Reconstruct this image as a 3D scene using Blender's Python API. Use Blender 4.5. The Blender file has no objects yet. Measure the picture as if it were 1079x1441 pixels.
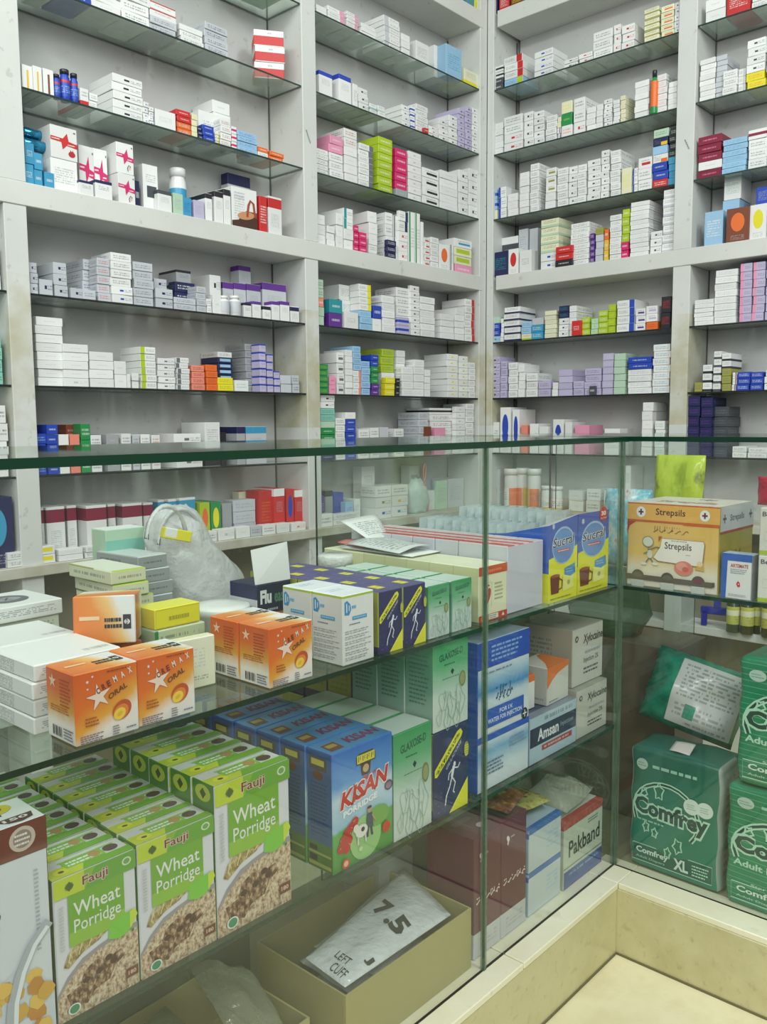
import bpy, bmesh, math, random
from mathutils import Vector, Matrix
random.seed(11)
R = math.radians
S = bpy.context.scene
COL = S.collection

# ------------------------------------------------------------------ camera
F_PX, CX, CY, IW, IH = 1212.0, 539.5, 720.5, 1079, 1441
CAM = Vector((0, 0, 1.03))
def _rot():
    x = Vector((1640-CX, -(588-CY), -F_PX)).normalized()
    y = Vector((-810-CX, -(606-CY), -F_PX)).normalized()
    m = (x+y).normalized(); d = x-y; d = (d-m*d.dot(m)).normalized()
    X = (m+d)/2**.5; Y = (m-d)/2**.5
    return Matrix((X, Y, X.cross(Y)))
ROT = _rot()
cam_d = bpy.data.cameras.new('camera'); cam = bpy.data.objects.new('camera', cam_d); COL.objects.link(cam)
cam_d.sensor_fit = 'VERTICAL'; cam_d.sensor_height = 24.0; cam_d.lens = F_PX*24/IH
cam_d.clip_start = .02; cam_d.clip_end = 50
cam.matrix_world = Matrix.Translation(CAM) @ ROT.to_4x4()
S.camera = cam
# ------------------------------------------------------------------ world, lamps, exposure
S.view_settings.view_transform = 'Standard'; S.view_settings.look = 'None'
S.view_settings.gamma = 1; S.view_settings.use_curve_mapping = False
S.view_settings.exposure = 0.12
S.cycles.transparent_max_bounces = 32; S.cycles.max_bounces = 8; S.cycles.diffuse_bounces = 4
S.cycles.caustics_reflective = False; S.cycles.caustics_refractive = False
wd = bpy.data.worlds.new('world'); S.world = wd; wd.use_nodes = True
bg = wd.node_tree.nodes['Background']; bg.inputs[0].default_value = (.95, .985, .95, 1); bg.inputs[1].default_value = .29
def lamp(name, loc, target, sx, sy, power, col):
    l = bpy.data.lights.new(name, 'AREA'); l.shape = 'RECTANGLE'; l.size = sx; l.size_y = sy; l.energy = power; l.color = col
    o = bpy.data.objects.new(name, l); COL.objects.link(o); o.location = loc
    o.rotation_euler = (Vector(target)-Vector(loc)).to_track_quat('-Z', 'Y').to_euler()
    return o
lamp('ceiling_lamp', (.9, .2, 3.0), (1.2, .6, 0), .9, .9, 9, (.95, 1, .97))
lamp('ceiling_lamp', (-.5, .9, 3.0), (.8, 1.8, 1.1), 1.2, .25, 32, (.95, 1, .97))
lamp('ceiling_lamp', (1.2, -.8, 3.0), (2.4, .6, 1.1), .25, 1.2, 32, (.95, 1, .97))
lamp('ceiling_lamp', (-1.1, -1.0, 2.6), (1.6, 1.3, 1.6), 1.4, .8, 34, (1, 1, .96))
lamp('added_fill_light', (-2.2, -2.3, 1.9), (1.8, 1.4, 1.9), 2.2, 1.2, 24, (.98, 1, .98))  # added soft fill behind the camera, lightens shelf undersides and box fronts

# ------------------------------------------------------------------ pixel helpers (reading positions off the photograph)
def ray(px, py): return ROT @ Vector((px-CX, -(py-CY), -F_PX))
def on(px, py, ax, val):
    r = ray(px, py); return CAM + r*((val-CAM[ax])/r[ax])

# ------------------------------------------------------------------ colours and materials
def lin(c):
    if isinstance(c, str):
        c = PAL[c]
    return tuple(((v/255)/12.92 if v/255 <= .04045 else ((v/255+.055)/1.055)**2.4) for v in c)+(1,)
PAL = dict(wh=(226, 228, 226), gy=(160, 163, 166), pg=(176, 205, 180), cr=(222, 222, 190), lb=(150, 190, 220), bl=(38, 70, 175), nv=(32, 36, 80),
    tl=(40, 140, 150), gn=(40, 140, 75), lm=(170, 195, 45), yl=(225, 215, 40), og=(226, 110, 45), rd=(196, 44, 44), mg=(205, 40, 105), pk=(225, 150, 180),
    pu=(95, 50, 140), li=(185, 178, 208), ma=(130, 28, 58), bk=(35, 36, 42), br=(120, 62, 38), ol=(150, 150, 70), sv=(190, 194, 200), tx=(105, 108, 116), cy=(60, 150, 190),
    sa=(232, 140, 120), am=(225, 185, 60), dg=(70, 75, 82), aq=(130, 190, 175))
NAMES = dict(wh='white', gy='grey', pg='pale-green', cr='cream', lb='pale-blue', bl='blue', nv='navy', tl='teal', gn='green', lm='lime', yl='yellow', og='orange', rd='red',
    mg='magenta', pk='pink', pu='purple', li='lilac', ma='maroon', bk='black', br='brown', ol='olive', sv='silver', tx='grey', cy='cyan', sa='salmon', am='amber', dg='charcoal', aq='aqua')
_M = {}
def new_mat(name):
    m = bpy.data.materials.new(name); m.use_nodes = True
    return m, m.node_tree, m.node_tree.nodes['Principled BSDF']
def nd(t, kind, **k):
    n = t.nodes.new(kind)
    for a, b in k.items(): setattr(n, a, b)
    return n
def mth(t, op, a, b=None, c=None):
    n = nd(t, 'ShaderNodeMath', operation=op)
    for i, v in enumerate((a, b, c)):
        if v is None: continue
        if isinstance(v, (int, float)): n.inputs[i].default_value = v
        else: t.links.new(v, n.inputs[i])
    return n.outputs[0]
def mixc(t, f, a, b):
    n = nd(t, 'ShaderNodeMix', data_type='RGBA')
    if isinstance(f, (int, float)): n.inputs[0].default_value = f
    else: t.links.new(f, n.inputs[0])
    for s, v in ((6, a), (7, b)):
        if isinstance(v, tuple): n.inputs[s].default_value = v
        else: t.links.new(v, n.inputs[s])
    return n.outputs[2]
def noise(t, scale, detail=2, vec=None, rough=.5):
    n = nd(t, 'ShaderNodeTexNoise'); n.inputs['Scale'].default_value = scale; n.inputs['Detail'].default_value = detail
    n.inputs['Roughness'].default_value = rough
    if vec is not None: t.links.new(vec, n.inputs['Vector'])
    return n.outputs[0]
def ramp(t, f, stops):
    n = nd(t, 'ShaderNodeValToRGB'); e = n.color_ramp.elements
    e[0].position, e[0].color = stops[0]; e[1].position, e[1].color = stops[-1]
    for p, c in stops[1:-1]: x = e.new(p); x.color = c
    t.links.new(f, n.inputs[0]); return n.outputs[0]
def flat(c, rough=.45, metal=0.0):
    key = ('flat', c, rough, metal)
    if key not in _M:
        m, t, p = new_mat('print_ink'); p.inputs['Base Color'].default_value = lin(c); p.inputs['Roughness'].default_value = rough
        p.inputs['Metallic'].default_value = metal; _M[key] = m
    return _M[key]
def carton(base, rects=(), texts=(), dark=1.0, rough=.42):
    """paper board with printed bands (rects: u0,u1,v0,v1,colour) and small illegible print (texts: u0,u1,v0,v1,lines,colour)"""
    key = ('carton', base, tuple(rects), tuple(texts), dark)
    if key in _M: return _M[key]
    m, t, p = new_mat('printed_board')
    uv = nd(t, 'ShaderNodeUVMap'); sp = nd(t, 'ShaderNodeSeparateXYZ'); t.links.new(uv.outputs[0], sp.inputs[0])
    u, v = sp.outputs[0], sp.outputs[1]
    inf = nd(t, 'ShaderNodeObjectInfo')
    col = lin(base)
    def rect(u0, u1, v0, v1):
        a = mth(t, 'COMPARE', u, (u0+u1)/2, (u1-u0)/2); b = mth(t, 'COMPARE', v, (v0+v1)/2, (v1-v0)/2)
        return mth(t, 'MULTIPLY', a, b)
    for u0, u1, v0, v1, c in rects:
        if c == 'OV':   # a round emblem
            continue
        col = mixc(t, rect(u0, u1, v0, v1), col, lin(c))
    for u0, u1, v0, v1, n, c in texts:
        if n == 0:      # round emblem
            du = mth(t, 'DIVIDE', mth(t, 'SUBTRACT', u, (u0+u1)/2), (u1-u0)/2); dv = mth(t, 'DIVIDE', mth(t, 'SUBTRACT', v, (v0+v1)/2), (v1-v0)/2)
            r2 = mth(t, 'ADD', mth(t, 'MULTIPLY', du, du), mth(t, 'MULTIPLY', dv, dv))
            col = mixc(t, mth(t, 'LESS_THAN', r2, 1.0), col, lin(c)); continue
        vv = mth(t, 'MULTIPLY', mth(t, 'SUBTRACT', v, v0), n/(v1-v0))
        fr = mth(t, 'FRACT', vv); ln = mth(t, 'FLOOR', vv)
        duty = mth(t, 'COMPARE', fr, .5, .27)
        cb = nd(t, 'ShaderNodeCombineXYZ')
        t.links.new(mth(t, 'MULTIPLY', u, 16/(u1-u0)), cb.inputs[0]); t.links.new(mth(t, 'MULTIPLY', ln, 7.31), cb.inputs[1])
        nz = noise(t, 1.0, 1, cb.outputs[0])
        k = mth(t, 'MULTIPLY', mth(t, 'MULTIPLY', duty, mth(t, 'GREATER_THAN', nz, .47)), rect(u0, u1, v0, v1))
        col = mixc(t, mth(t, 'MULTIPLY', k, .6), col, lin(c))
    hs = nd(t, 'ShaderNodeHueSaturation')
    t.links.new(col if not isinstance(col, tuple) else rgbn(t, col), hs.inputs['Color'])
    t.links.new(mth(t, 'ADD', mth(t, 'MULTIPLY', inf.outputs['Random'], .12), .92*dark), hs.inputs['Value'])
    t.links.new(hs.outputs[0], p.inputs['Base Color']); p.inputs['Roughness'].default_value = rough
    _M[key] = m; return m
def rgbn(t, c):
    n = nd(t, 'ShaderNodeRGB'); n.outputs[0].default_value = c; return n.outputs[0]
def grad(stops, ang, nz=0.0):
    """colour wash printed across a face, direction ang in face coordinates"""
    key = ('grad', tuple(stops), ang, nz)
    if key in _M: return _M[key]
    m, t, p = new_mat('printed_wash')
    uv = nd(t, 'ShaderNodeUVMap'); sp = nd(t, 'ShaderNodeSeparateXYZ'); t.links.new(uv.outputs[0], sp.inputs[0])
    c, s = math.cos(R(ang)), math.sin(R(ang)); k = abs(c)+abs(s)
    d = mth(t, 'ADD', mth(t, 'MULTIPLY', mth(t, 'SUBTRACT', sp.outputs[0], .5), c/k), mth(t, 'MULTIPLY', mth(t, 'SUBTRACT', sp.outputs[1], .5), s/k))
    d = mth(t, 'ADD', d, .5)
    if nz: d = mth(t, 'ADD', d, mth(t, 'MULTIPLY', mth(t, 'SUBTRACT', noise(t, 4, 3, uv.outputs[0]), .5), nz))
    t.links.new(ramp(t, d, [(a, lin(b)) for a, b in stops]), p.inputs['Base Color']); p.inputs['Roughness'].default_value = .33
    _M[key] = m; return m
def speck(cols, scale, name='printed_food', rough=.4):
    key = ('speck', tuple(cols), scale)
    if key in _M: return _M[key]
    m, t, p = new_mat(name)
    uv = nd(t, 'ShaderNodeUVMap'); n = noise(t, scale, 5, uv.outputs[0], .65)
    st = [(.36+.28*i/(len(cols)-1), lin(c)) for i, c in enumerate(cols)]
    t.links.new(ramp(t, n, st), p.inputs['Base Color']); p.inputs['Roughness'].default_value = rough
    _M[key] = m; return m
def painted(c, stain=None, zlo=0, zhi=1, worn=.08, rough=.5, sc=3):
    m, t, p = new_mat('painted_wood')
    g = nd(t, 'ShaderNodeNewGeometry'); pos = g.outputs['Position']
    n = noise(t, sc, 5, pos, .6); n2 = noise(t, 40, 3, pos)
    base = lin(c); dk = tuple(v*(1-worn*3) for v in base[:3])+(1,)
    col = mixc(t, mth(t, 'MULTIPLY', ramp_f(t, n, .42, .75), .8), base, dk)
    col = mixc(t, mth(t, 'MULTIPLY', ramp_f(t, n2, .66, .72), .35), col, lin((150, 148, 138)))
    if stain:
        sp = nd(t, 'ShaderNodeSeparateXYZ'); t.links.new(pos, sp.inputs[0])
        z = mth(t, 'COMPARE', sp.outputs[2], (zlo+zhi)/2, (zhi-zlo)/2)
        k = mth(t, 'MULTIPLY', z, ramp_f(t, noise(t, 7, 4, pos, .6), .40, .62))
        col = mixc(t, mth(t, 'MULTIPLY', k, .6), col, lin(stain))
    t.links.new(col, p.inputs['Base Color']); p.inputs['Roughness'].default_value = rough
    return m
def ramp_f(t, f, a, b):
    n = nd(t, 'ShaderNodeMapRange'); n.inputs[1].default_value = a; n.inputs[2].default_value = b
    t.links.new(f, n.inputs[0]); return n.outputs[0]
def glass(tint, haze=.03, gloss=1.0):
    key = ('glass', tint, haze, gloss)
    if key in _M: return _M[key]
    m = bpy.data.materials.new('clear_glass'); m.use_nodes = True; t = m.node_tree; t.nodes.clear()
    o = nd(t, 'ShaderNodeOutputMaterial'); tr = nd(t, 'ShaderNodeBsdfTransparent'); tr.inputs[0].default_value = tint+(1,)
    gl = nd(t, 'ShaderNodeBsdfGlossy'); gl.inputs[0].default_value = (.95, 1, .97, 1); gl.inputs['Roughness'].default_value = .03
    df = nd(t, 'ShaderNodeBsdfDiffuse'); df.inputs[0].default_value = (.72, .8, .74, 1)
    lw = nd(t, 'ShaderNodeLayerWeight'); lw.inputs[0].default_value = .5
    fr5 = mth(t, 'ADD', mth(t, 'MULTIPLY', mth(t, 'POWER', lw.outputs['Facing'], 5.0), .9), .04)
    g = nd(t, 'ShaderNodeNewGeometry')
    h = mth(t, 'MULTIPLY', ramp_f(t, noise(t, 5, 4, g.outputs['Position'], .6), .3, .8), haze*2)
    a = nd(t, 'ShaderNodeMixShader'); t.links.new(h, a.inputs[0]); t.links.new(tr.outputs[0], a.inputs[1]); t.links.new(df.outputs[0], a.inputs[2])
    b = nd(t, 'ShaderNodeMixShader'); t.links.new(mth(t, 'MULTIPLY', fr5, gloss), b.inputs[0])
    t.links.new(a.outputs[0], b.inputs[1]); t.links.new(gl.outputs[0], b.inputs[2]); t.links.new(b.outputs[0], o.inputs[0])
    _M[key] = m; return m
def film(c, alpha, rough=.15):
    """thin translucent plastic: part see-through, part milky, creased"""
    key = ('film', c, alpha)
    if key in _M: return _M[key]
    m, t, p = new_mat('plastic_film')
    g = nd(t, 'ShaderNodeNewGeometry'); n = noise(t, 28, 4, g.outputs['Position'], .6)
    p.inputs['Base Color'].default_value = lin(c); p.inputs['Roughness'].default_value = rough
    t.links.new(mth(t, 'ADD', mth(t, 'MULTIPLY', n, .35), alpha-.17), p.inputs['Alpha'])
    b = nd(t, 'ShaderNodeBump'); b.inputs['Strength'].default_value = .7; b.inputs['Distance'].default_value = .01
    t.links.new(n, b.inputs['Height']); t.links.new(b.outputs[0], p.inputs['Normal'])
    _M[key] = m; return m
EDGE = flat((6, 54, 34), .2); EDGE_D = flat((8, 46, 32), .15); EDGE_K = flat((40, 58, 52), .15)
CLEAR = glass((.985, .995, .988), .007, .8); SHELF_G = glass((.93, .965, .94), .17); TOP_G = glass((.945, .98, .955), .03); GREEN_G = glass((.93, .965, .94), .05); JOINT = film((120, 150, 124), .45)
LOW_G = glass((.84, .90, .86), .03)

# ------------------------------------------------------------------ mesh helpers
def tag(o, label, cat, group=None):
    o['label'] = label; o['category'] = cat
    if group: o['group'] = group
    assert 4 <= len(label.split()) <= 16, label
    return o
def link(name, me, parent=None, mats=()):
    for m in mats: me.materials.append(m)
    o = bpy.data.objects.new(name, me); COL.objects.link(o)
    if parent is not None: o.parent = parent
    return o
def mesh(vs, fs, mi=None, uvs=None, smooth=False):
    me = bpy.data.meshes.new('m'); me.from_pydata([tuple(v) for v in vs], [], fs)
    if mi: me.polygons.foreach_set('material_index', mi)
    if uvs:
        l = me.uv_layers.new(name='UVMap'); l.data.foreach_set('uv', [c for uv in uvs for c in uv])
    if smooth: me.polygons.foreach_set('use_smooth', [True]*len(me.polygons))
    me.update(); return me
_BM = {}
def box_me(w, d, h, mats, c=.0007):
    """carton: origin at the middle of its base, front faces -Y; slots front, sides, top; narrow folded corners"""
    key = (round(w, 4), round(d, 4), round(h, 4), tuple(m.name for m in mats), c)
    if key in _BM: return _BM[key]
    bm = bmesh.new(); bmesh.ops.create_cube(bm, size=1)
    bmesh.ops.scale(bm, vec=(w, d, h), verts=bm.verts); bmesh.ops.translate(bm, vec=(0, 0, h/2), verts=bm.verts)
    bmesh.ops.bevel(bm, geom=list(bm.edges), offset=min(c, w/6, d/6, h/6), segments=1, affect='EDGES', profile=.5)
    uv = bm.loops.layers.uv.new('UVMap')
    for f in bm.faces:
        n = f.normal; a = max(range(3), key=lambda i: abs(n[i])); f.material_index = (1, 0, 2)[a]
        for l in f.loops:
            x, y, z = l.vert.co
            U = (y/d+.5) if a == 0 else (x/w+.5)
            if a == 0 and n.x < 0: U = 1-U
            if a == 1 and n.y > 0: U = 1-U
            V = (y/d+.5) if a == 2 else z/h
            l[uv].uv = (U, V)
    me = bpy.data.meshes.new('carton'); bm.to_mesh(me); bm.free()
    for m in mats: me.materials.append(m)
    _BM[key] = me; return me
def prim(name, parent, boxes, mats, c=.001):
    """one part made of axis aligned boxes (x0,x1,y0,y1,z0,z1[,slot])"""
    bm = bmesh.new()
    for b in boxes:
        x0, x1, y0, y1, z0, z1 = b[:6]
        r = bmesh.ops.create_cube(bm, size=1); vs = r['verts']
        bmesh.ops.scale(bm, vec=(x1-x0, y1-y0, z1-z0), verts=vs); bmesh.ops.translate(bm, vec=((x0+x1)/2, (y0+y1)/2, (z0+z1)/2), verts=vs)
        if len(b) > 6:
            for f in {f for v in vs for f in v.link_faces}: f.material_index = b[6]
    if c: bmesh.ops.bevel(bm, geom=list(bm.edges), offset=c, segments=1, affect='EDGES')
    me = bpy.data.meshes.new(name); bm.to_mesh(me); bm.free()
    return link(name, me, parent, mats)
def glass_slab(name, parent, x0, x1, y0, y1, z0, z1, g, e, thin):
    """glass sheet: the two big faces (normal axis thin) are clear, the narrow ones show the deep colour of the edge"""
    vs = [(x, y, z) for x in (x0, x1) for y in (y0, y1) for z in (z0, z1)]
    fs = [(0, 1, 3, 2), (4, 6, 7, 5), (0, 4, 5, 1), (2, 3, 7, 6), (0, 2, 6, 4), (1, 5, 7, 3)]
    ax = [0, 0, 1, 1, 2, 2]
    return link(name, mesh(vs, fs, [0 if a == thin else 1 for a in ax]), parent, [g, e])
def lathe(prof, n=20, mi=None):
    vs, fs, m = [], [], []
    for r, z in prof:
        for i in range(n): a = 2*math.pi*i/n; vs.append((r*math.cos(a), r*math.sin(a), z))
    for k in range(len(prof)-1):
        for i in range(n):
            j = (i+1) % n; fs.append((k*n+i, k*n+j, (k+1)*n+j, (k+1)*n+i)); m.append(mi[k] if mi else 0)
    fs.append(tuple(range(n))[::-1]); m.append(mi[0] if mi else 0); fs.append(tuple((len(prof)-1)*n+i for i in range(n))); m.append(mi[-1] if mi else 0)
    uvs = []
    zs = [p[1] for p in prof]; H = max(zs)-min(zs) or 1
    for f in fs:
        for v in f: uvs.append(((v % n)/n, (vs[v][2]-min(zs))/H))
    return mesh(vs, fs, m, uvs, True)
_TX = {}
def glyphs(s, bold=0.0, shear=0.0):
    key = (s, bold, shear)
    if key not in _TX:
        cu = bpy.data.curves.new('t', 'FONT'); cu.body = s; cu.size = 1; cu.offset = bold; cu.shear = shear; cu.resolution_u = 2
        ob = bpy.data.objects.new('t', cu); me = bpy.data.meshes.new_from_object(ob)
        vs = [(v.co.x, v.co.y) for v in me.vertices]; fs = [tuple(p.vertices) for p in me.polygons]
        x0 = min(v[0] for v in vs); x1 = max(v[0] for v in vs); y0 = min(v[1] for v in vs); y1 = max(v[1] for v in vs)
        _TX[key] = ([((x-x0)/(x1-x0), (y-y0)/(y1-y0)) for x, y in vs], fs)
        bpy.data.objects.remove(ob); bpy.data.curves.remove(cu); bpy.data.meshes.remove(me)
    return _TX[key]
class Art:
    """flat print on one face of a carton; coordinates 0..1 across and up the face"""
    def __init__(s, w, h): s.w, s.h, s.vs, s.fs, s.mi, s.uv, s.mats, s.k = w, h, [], [], [], [], [], 0
    def _m(s, m):
        if not isinstance(m, bpy.types.Material): m = flat(m)
        if m not in s.mats: s.mats.append(m)
        return s.mats.index(m)
    def add(s, pts, faces, m, step=1):
        b = len(s.vs); s.k += step; z = .00025+.00005*s.k
        s.vs += [(x, y, z) for x, y in pts]; i = s._m(m)
        for f in faces:
            if len(f) < 3: continue
            s.fs.append(tuple(b+q for q in f)); s.mi.append(i); s.uv += [pts[q] for q in f]
        return s
    def poly(s, pts, m): return s.add(pts, [tuple(range(len(pts)))], m)
    def rect(s, x0, y0, x1, y1, m): return s.poly([(x0, y0), (x1, y0), (x1, y1), (x0, y1)], m)
    def ell(s, x, y, rx, ry, m, n=24, rot=0):
        c, q = math.cos(R(rot)), math.sin(R(rot)); asp = s.h/s.w
        P = []
        for i in range(n):
            a = 2*math.pi*i/n; X, Y = rx*math.cos(a), ry*math.sin(a)*asp
            P.append((x+X*c-Y*q, y+(X*q+Y*c)/asp))
        return s.poly(P, m)
    def line(s, pts, wd, m, closed=False):
        """thick polyline, wd in units of face width"""
        asp = s.h/s.w; P = [Vector((x, y*asp)) for x, y in pts]; n = len(P); L, Q = [], []
        for i in range(n):
            a = P[i-1] if (i or closed) else P[i]; b = P[(i+1) % n] if (i < n-1 or closed) else P[i]
            d = (b-a).normalized(); nn = Vector((-d.y, d.x))*wd/2
            L.append(P[i]+nn); Q.append(P[i]-nn)
        A = [(v.x, v.y/asp) for v in L+Q]
        fs = [(n+i, n+(i+1) % n, (i+1) % n, i) for i in range(n if closed else n-1)]
        return s.add(A, fs, m)
    def text(s, t, x0, y0, x1, y1, m, bold=0.0, shear=0.0, rot=0.0, rise=0.0):
        g, f = glyphs(t, bold, shear); asp = s.h/s.w; cx, cy = (x0+x1)/2, (y0+y1)/2*asp; c, q = math.cos(R(rot)), math.sin(R(rot)); P = []
        for u, v in g:
            X = x0+u*(x1-x0)-cx; Y = (y0+v*(y1-y0)+rise*u)*asp-cy
            P.append((cx+X*c-Y*q, (cy+X*q+Y*c)/asp))
        return s.add(P, f, m)
    def small(s, x0, y0, x1, y1, n, m, seed=0, duty=.45, gap=.25):
        """lines of tiny illegible print: short dashes"""
        rn = random.Random(seed+int(x0*997)+n); P, Fc = [], []
        lh = (y1-y0)/n
        for i in range(n):
            x = x0; y = y1-(i+.8)*lh; end = x1-(x1-x0)*rn.random()*gap
            while x < end:
                w = (x1-x0)*(.05+.13*rn.random()); w = min(w, end-x)
                b = len(P); P += [(x, y), (x+w, y), (x+w, y+lh*duty), (x, y+lh*duty)]; Fc.append((b, b+1, b+2, b+3)); x += w+(x1-x0)*.03
        return s.add(P, Fc, m)
    def script(s, x0, y0, x1, y1, m, seed=1, wd=.012):
        """a line of flowing right-to-left script: joined low strokes, tall stems and dots"""
        rn = random.Random(seed); n = 14; pts = []
        for i in range(n*3+1):
            u = i/(n*3); pts.append((x1-(x1-x0)*u, y0+(y1-y0)*(.25+.18*math.sin(u*n*2.2)+.12*rn.random())))
        for a in range(0, len(pts)-1, 9): s.line(pts[a:a+8], wd, m)
        for i in range(n):
            if rn.random() < .28:
                u = x0+(x1-x0)*(i+.5)/n; s.line([(u, y0+(y1-y0)*.3), (u+wd*.6, y1)], wd*.8, m)
            elif rn.random() < .6:
                u = x0+(x1-x0)*(i+.5)/n; s.ell(u, y0+(y1-y0)*rn.choice((.02, .85)), wd*.75, wd*.75*s.w/s.h, m, 6)
        return s
    def build(s, parent, face, dims, name='printed_artwork'):
        w, d, h = dims; e = .0001
        o, U, V = {'front': ((-w/2, -d/2-e, 0), (1, 0, 0), (0, 0, 1)), 'left': ((-w/2-e, d/2, 0), (0, -1, 0), (0, 0, 1)),
                   'right': ((w/2+e, -d/2, 0), (0, 1, 0), (0, 0, 1)), 'top': ((-w/2, -d/2, h+e), (1, 0, 0), (0, 1, 0))}[face]
        o, U, V = Vector(o), Vector(U), Vector(V); N = U.cross(V)
        vs = [o+U*(x*s.w)+V*(y*s.h)+N*z for x, y, z in s.vs]
        return link(name, mesh(vs, s.fs, s.mi, s.uv), parent, s.mats)

# ------------------------------------------------------------------ the room
WY, WX = 1.863, 2.627          # front planes of the two wall units
BACK = .145
Z = dict(A0=2.46, A1=2.20, A2=1.98, A3=1.756, BM=1.555, B4=1.321, B5=1.12, B6=.92, BN=.72, LO=.39)
WHITE = painted((206, 209, 205), (168, 160, 112), 1.02, 1.36, .05)
BACKM = painted((190, 192, 190), None, 0, 1, .06, .6, 2)
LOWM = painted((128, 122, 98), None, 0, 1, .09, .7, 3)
BEAMM = painted((208, 210, 205), None, 0, 1, .05)
def struct(o): o['kind'] = 'structure'; return o
m, t, p = new_mat('marble_tile'); g = nd(t, 'ShaderNodeNewGeometry')
n1 = noise(t, 3.5, 6, g.outputs['Position'], .65)
t.links.new(ramp(t, n1, [(.3, lin((214, 205, 165))), (.5, lin((228, 222, 188))), (.72, lin((206, 194, 150)))]), p.inputs['Base Color']); p.inputs['Roughness'].default_value = .18
TILE = m
m, t, p = new_mat('stone_slab'); g = nd(t, 'ShaderNodeNewGeometry')
n1 = noise(t, 4, 6, g.outputs['Position'], .65); n2 = noise(t, 60, 3, g.outputs['Position'])
c0 = ramp(t, n1, [(.3, lin((190, 184, 138))), (.5, lin((203, 198, 156))), (.75, lin((178, 170, 122)))])
c0 = mixc(t, mth(t, 'MULTIPLY', ramp_f(t, n2, .6, .75), .3), c0, lin((120, 112, 74)))
t.links.new(c0, p.inputs['Base Color']); p.inputs['Roughness'].default_value = .3
KICK = m
m, t, p = new_mat('stone_ledge'); g = nd(t, 'ShaderNodeNewGeometry')
n1 = noise(t, 9, 6, g.outputs['Position'], .65)
t.links.new(ramp(t, n1, [(.3, lin((226, 222, 190))), (.6, lin((234, 232, 206))), (.8, lin((190, 182, 140)))]), p.inputs['Base Color']); p.inputs['Roughness'].default_value = .25
LEDGE = m
GROUT = flat((120, 112, 84), .8)
floor = struct(prim('floor', None, [(-2.2, 3.0, -2.2, 2.3, -.05, -.004)], [GROUT], 0))
ts = .6
for i in range(9):
    for j in range(8):
        x0 = 1.472-ts*6+i*ts; y0 = .729-ts*5+j*ts
        if x0 < -2.2 or x0 > 2.9 or y0 < -2.2 or y0 > 2.1: continue
        if not (x0+ts > .3 and y0+ts > -.3): continue
        o = prim('tile', floor, [(x0+.001, x0+ts-.001, y0+.001, y0+ts-.001, -.004, 0)], [TILE], .0008)
PLAST = painted((190, 190, 184), None, 0, 1, .05, .7, 2)
struct(prim('wall_left', None, [(-2.2, 3.0, WY+BACK+.02, WY+BACK+.12, 0, 2.9)], [PLAST], 0))
struct(prim('wall_right', None, [(WX+BACK+.02, WX+BACK+.12, -2.2, WY+BACK+.02, 0, 2.9)], [PLAST], 0))

# ------------------------------------------------------------------ wall shelving, left run (along X) and right run (along Y)
def W(side, s0, s1, t0, t1, z0, z1):
    if side == 'L': return (s0, s1, WY+t0, WY+t1, z0, z1)
    return (WX+t0, WX+t1, s0, s1, z0, z1)
units = {}
for side, nm, loc, lab in (('L', 'wall_shelving', (1.2, WY, 0), 'tall white painted shelving with glass shelves on the wall left of the room corner'),
                      ('R', 'wall_shelving', (WX, .8, 0), 'tall white painted shelving with glass shelves on the wall right of the room corner')):
    e = bpy.data.objects.new(nm, None); COL.objects.link(e); tag(e, lab, 'shelving', 'wall shelving round the corner'); units[side] = e
def part(side, name, rng, mats, c=.0015): return prim(name, units[side], [W(side, *r) for r in rng], mats, c)
SIL = flat((96, 98, 88), .8)
for side, lo, hi in (('L', -.6, 2.60), ('R', -.6, 1.82)):
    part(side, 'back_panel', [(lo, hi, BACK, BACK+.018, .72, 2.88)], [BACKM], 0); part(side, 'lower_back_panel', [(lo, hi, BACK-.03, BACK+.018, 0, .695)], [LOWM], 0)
    part(side, 'beam', [(lo, hi+.0, -.002, BACK, 1.505, 1.555)], [BEAMM])
    part(side, 'beam', [(lo, hi, -.002, BACK, 2.405, 2.46)], [BEAMM])
    part(side, 'bench', [(lo, hi, -.012, BACK, .695, .72)], [painted((200, 200, 188), (150, 140, 110), .6, .75, .08)])
    part(side, 'bottom_board', [(lo, hi, .003, BACK, .365, .39)], [WHITE]); part(side, 'plinth', [(lo, hi, .01, BACK, 0, .10)], [WHITE])
bays = {'L': [(-.6, .863), (.914, 1.734), (1.786, 2.585)], 'R': [(-.6, .33), (.38, 1.105), (1.160, 1.835)]}
for side, posts in (('L', [(.863, .914), (1.734, 1.786)]), ('R', [(.33, .38), (1.105, 1.160)])):
    for a, b in posts:
        lo = a-.075 if (side == 'L' and a < 1) else a
        o = part(side, 'post', [(a, b, 0, BACK, .0, 1.505), (lo, b+.002, 0, BACK, 1.555, 2.405), (lo, b, 0, BACK, 2.46, 2.88)], [WHITE])
part('L', 'corner_post', [(2.585, 2.627, 0, .16, 0, 2.88)], [WHITE])
part('R', 'corner_post', [(1.835, 1.8625, 0, .16, 0, 2.88)], [WHITE])
for side in 'LR':
    for bi, (a, b) in enumerate(bays[side]):
        for k, z in (('A1', 2.20), ('A2', 1.98), ('A3', 1.756), ('B4', 1.321), ('B5', 1.12), ('B6', .92)):
            up = k[0] == 'A'
            x = W(side, a+.001, b-.001, .004, BACK-.002, z-.005, z)
            glass_slab('glass_shelf', units[side], *x, SHELF_G, EDGE_K if up else flat((30, 34, 34), .2), 2)
        for s in (a+.002, b-.002):
            part(side, 'corner_seam', [(s-.0015, s+.0015, BACK-.004, BACK, .72, 2.4)], [SIL], 0)
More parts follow.
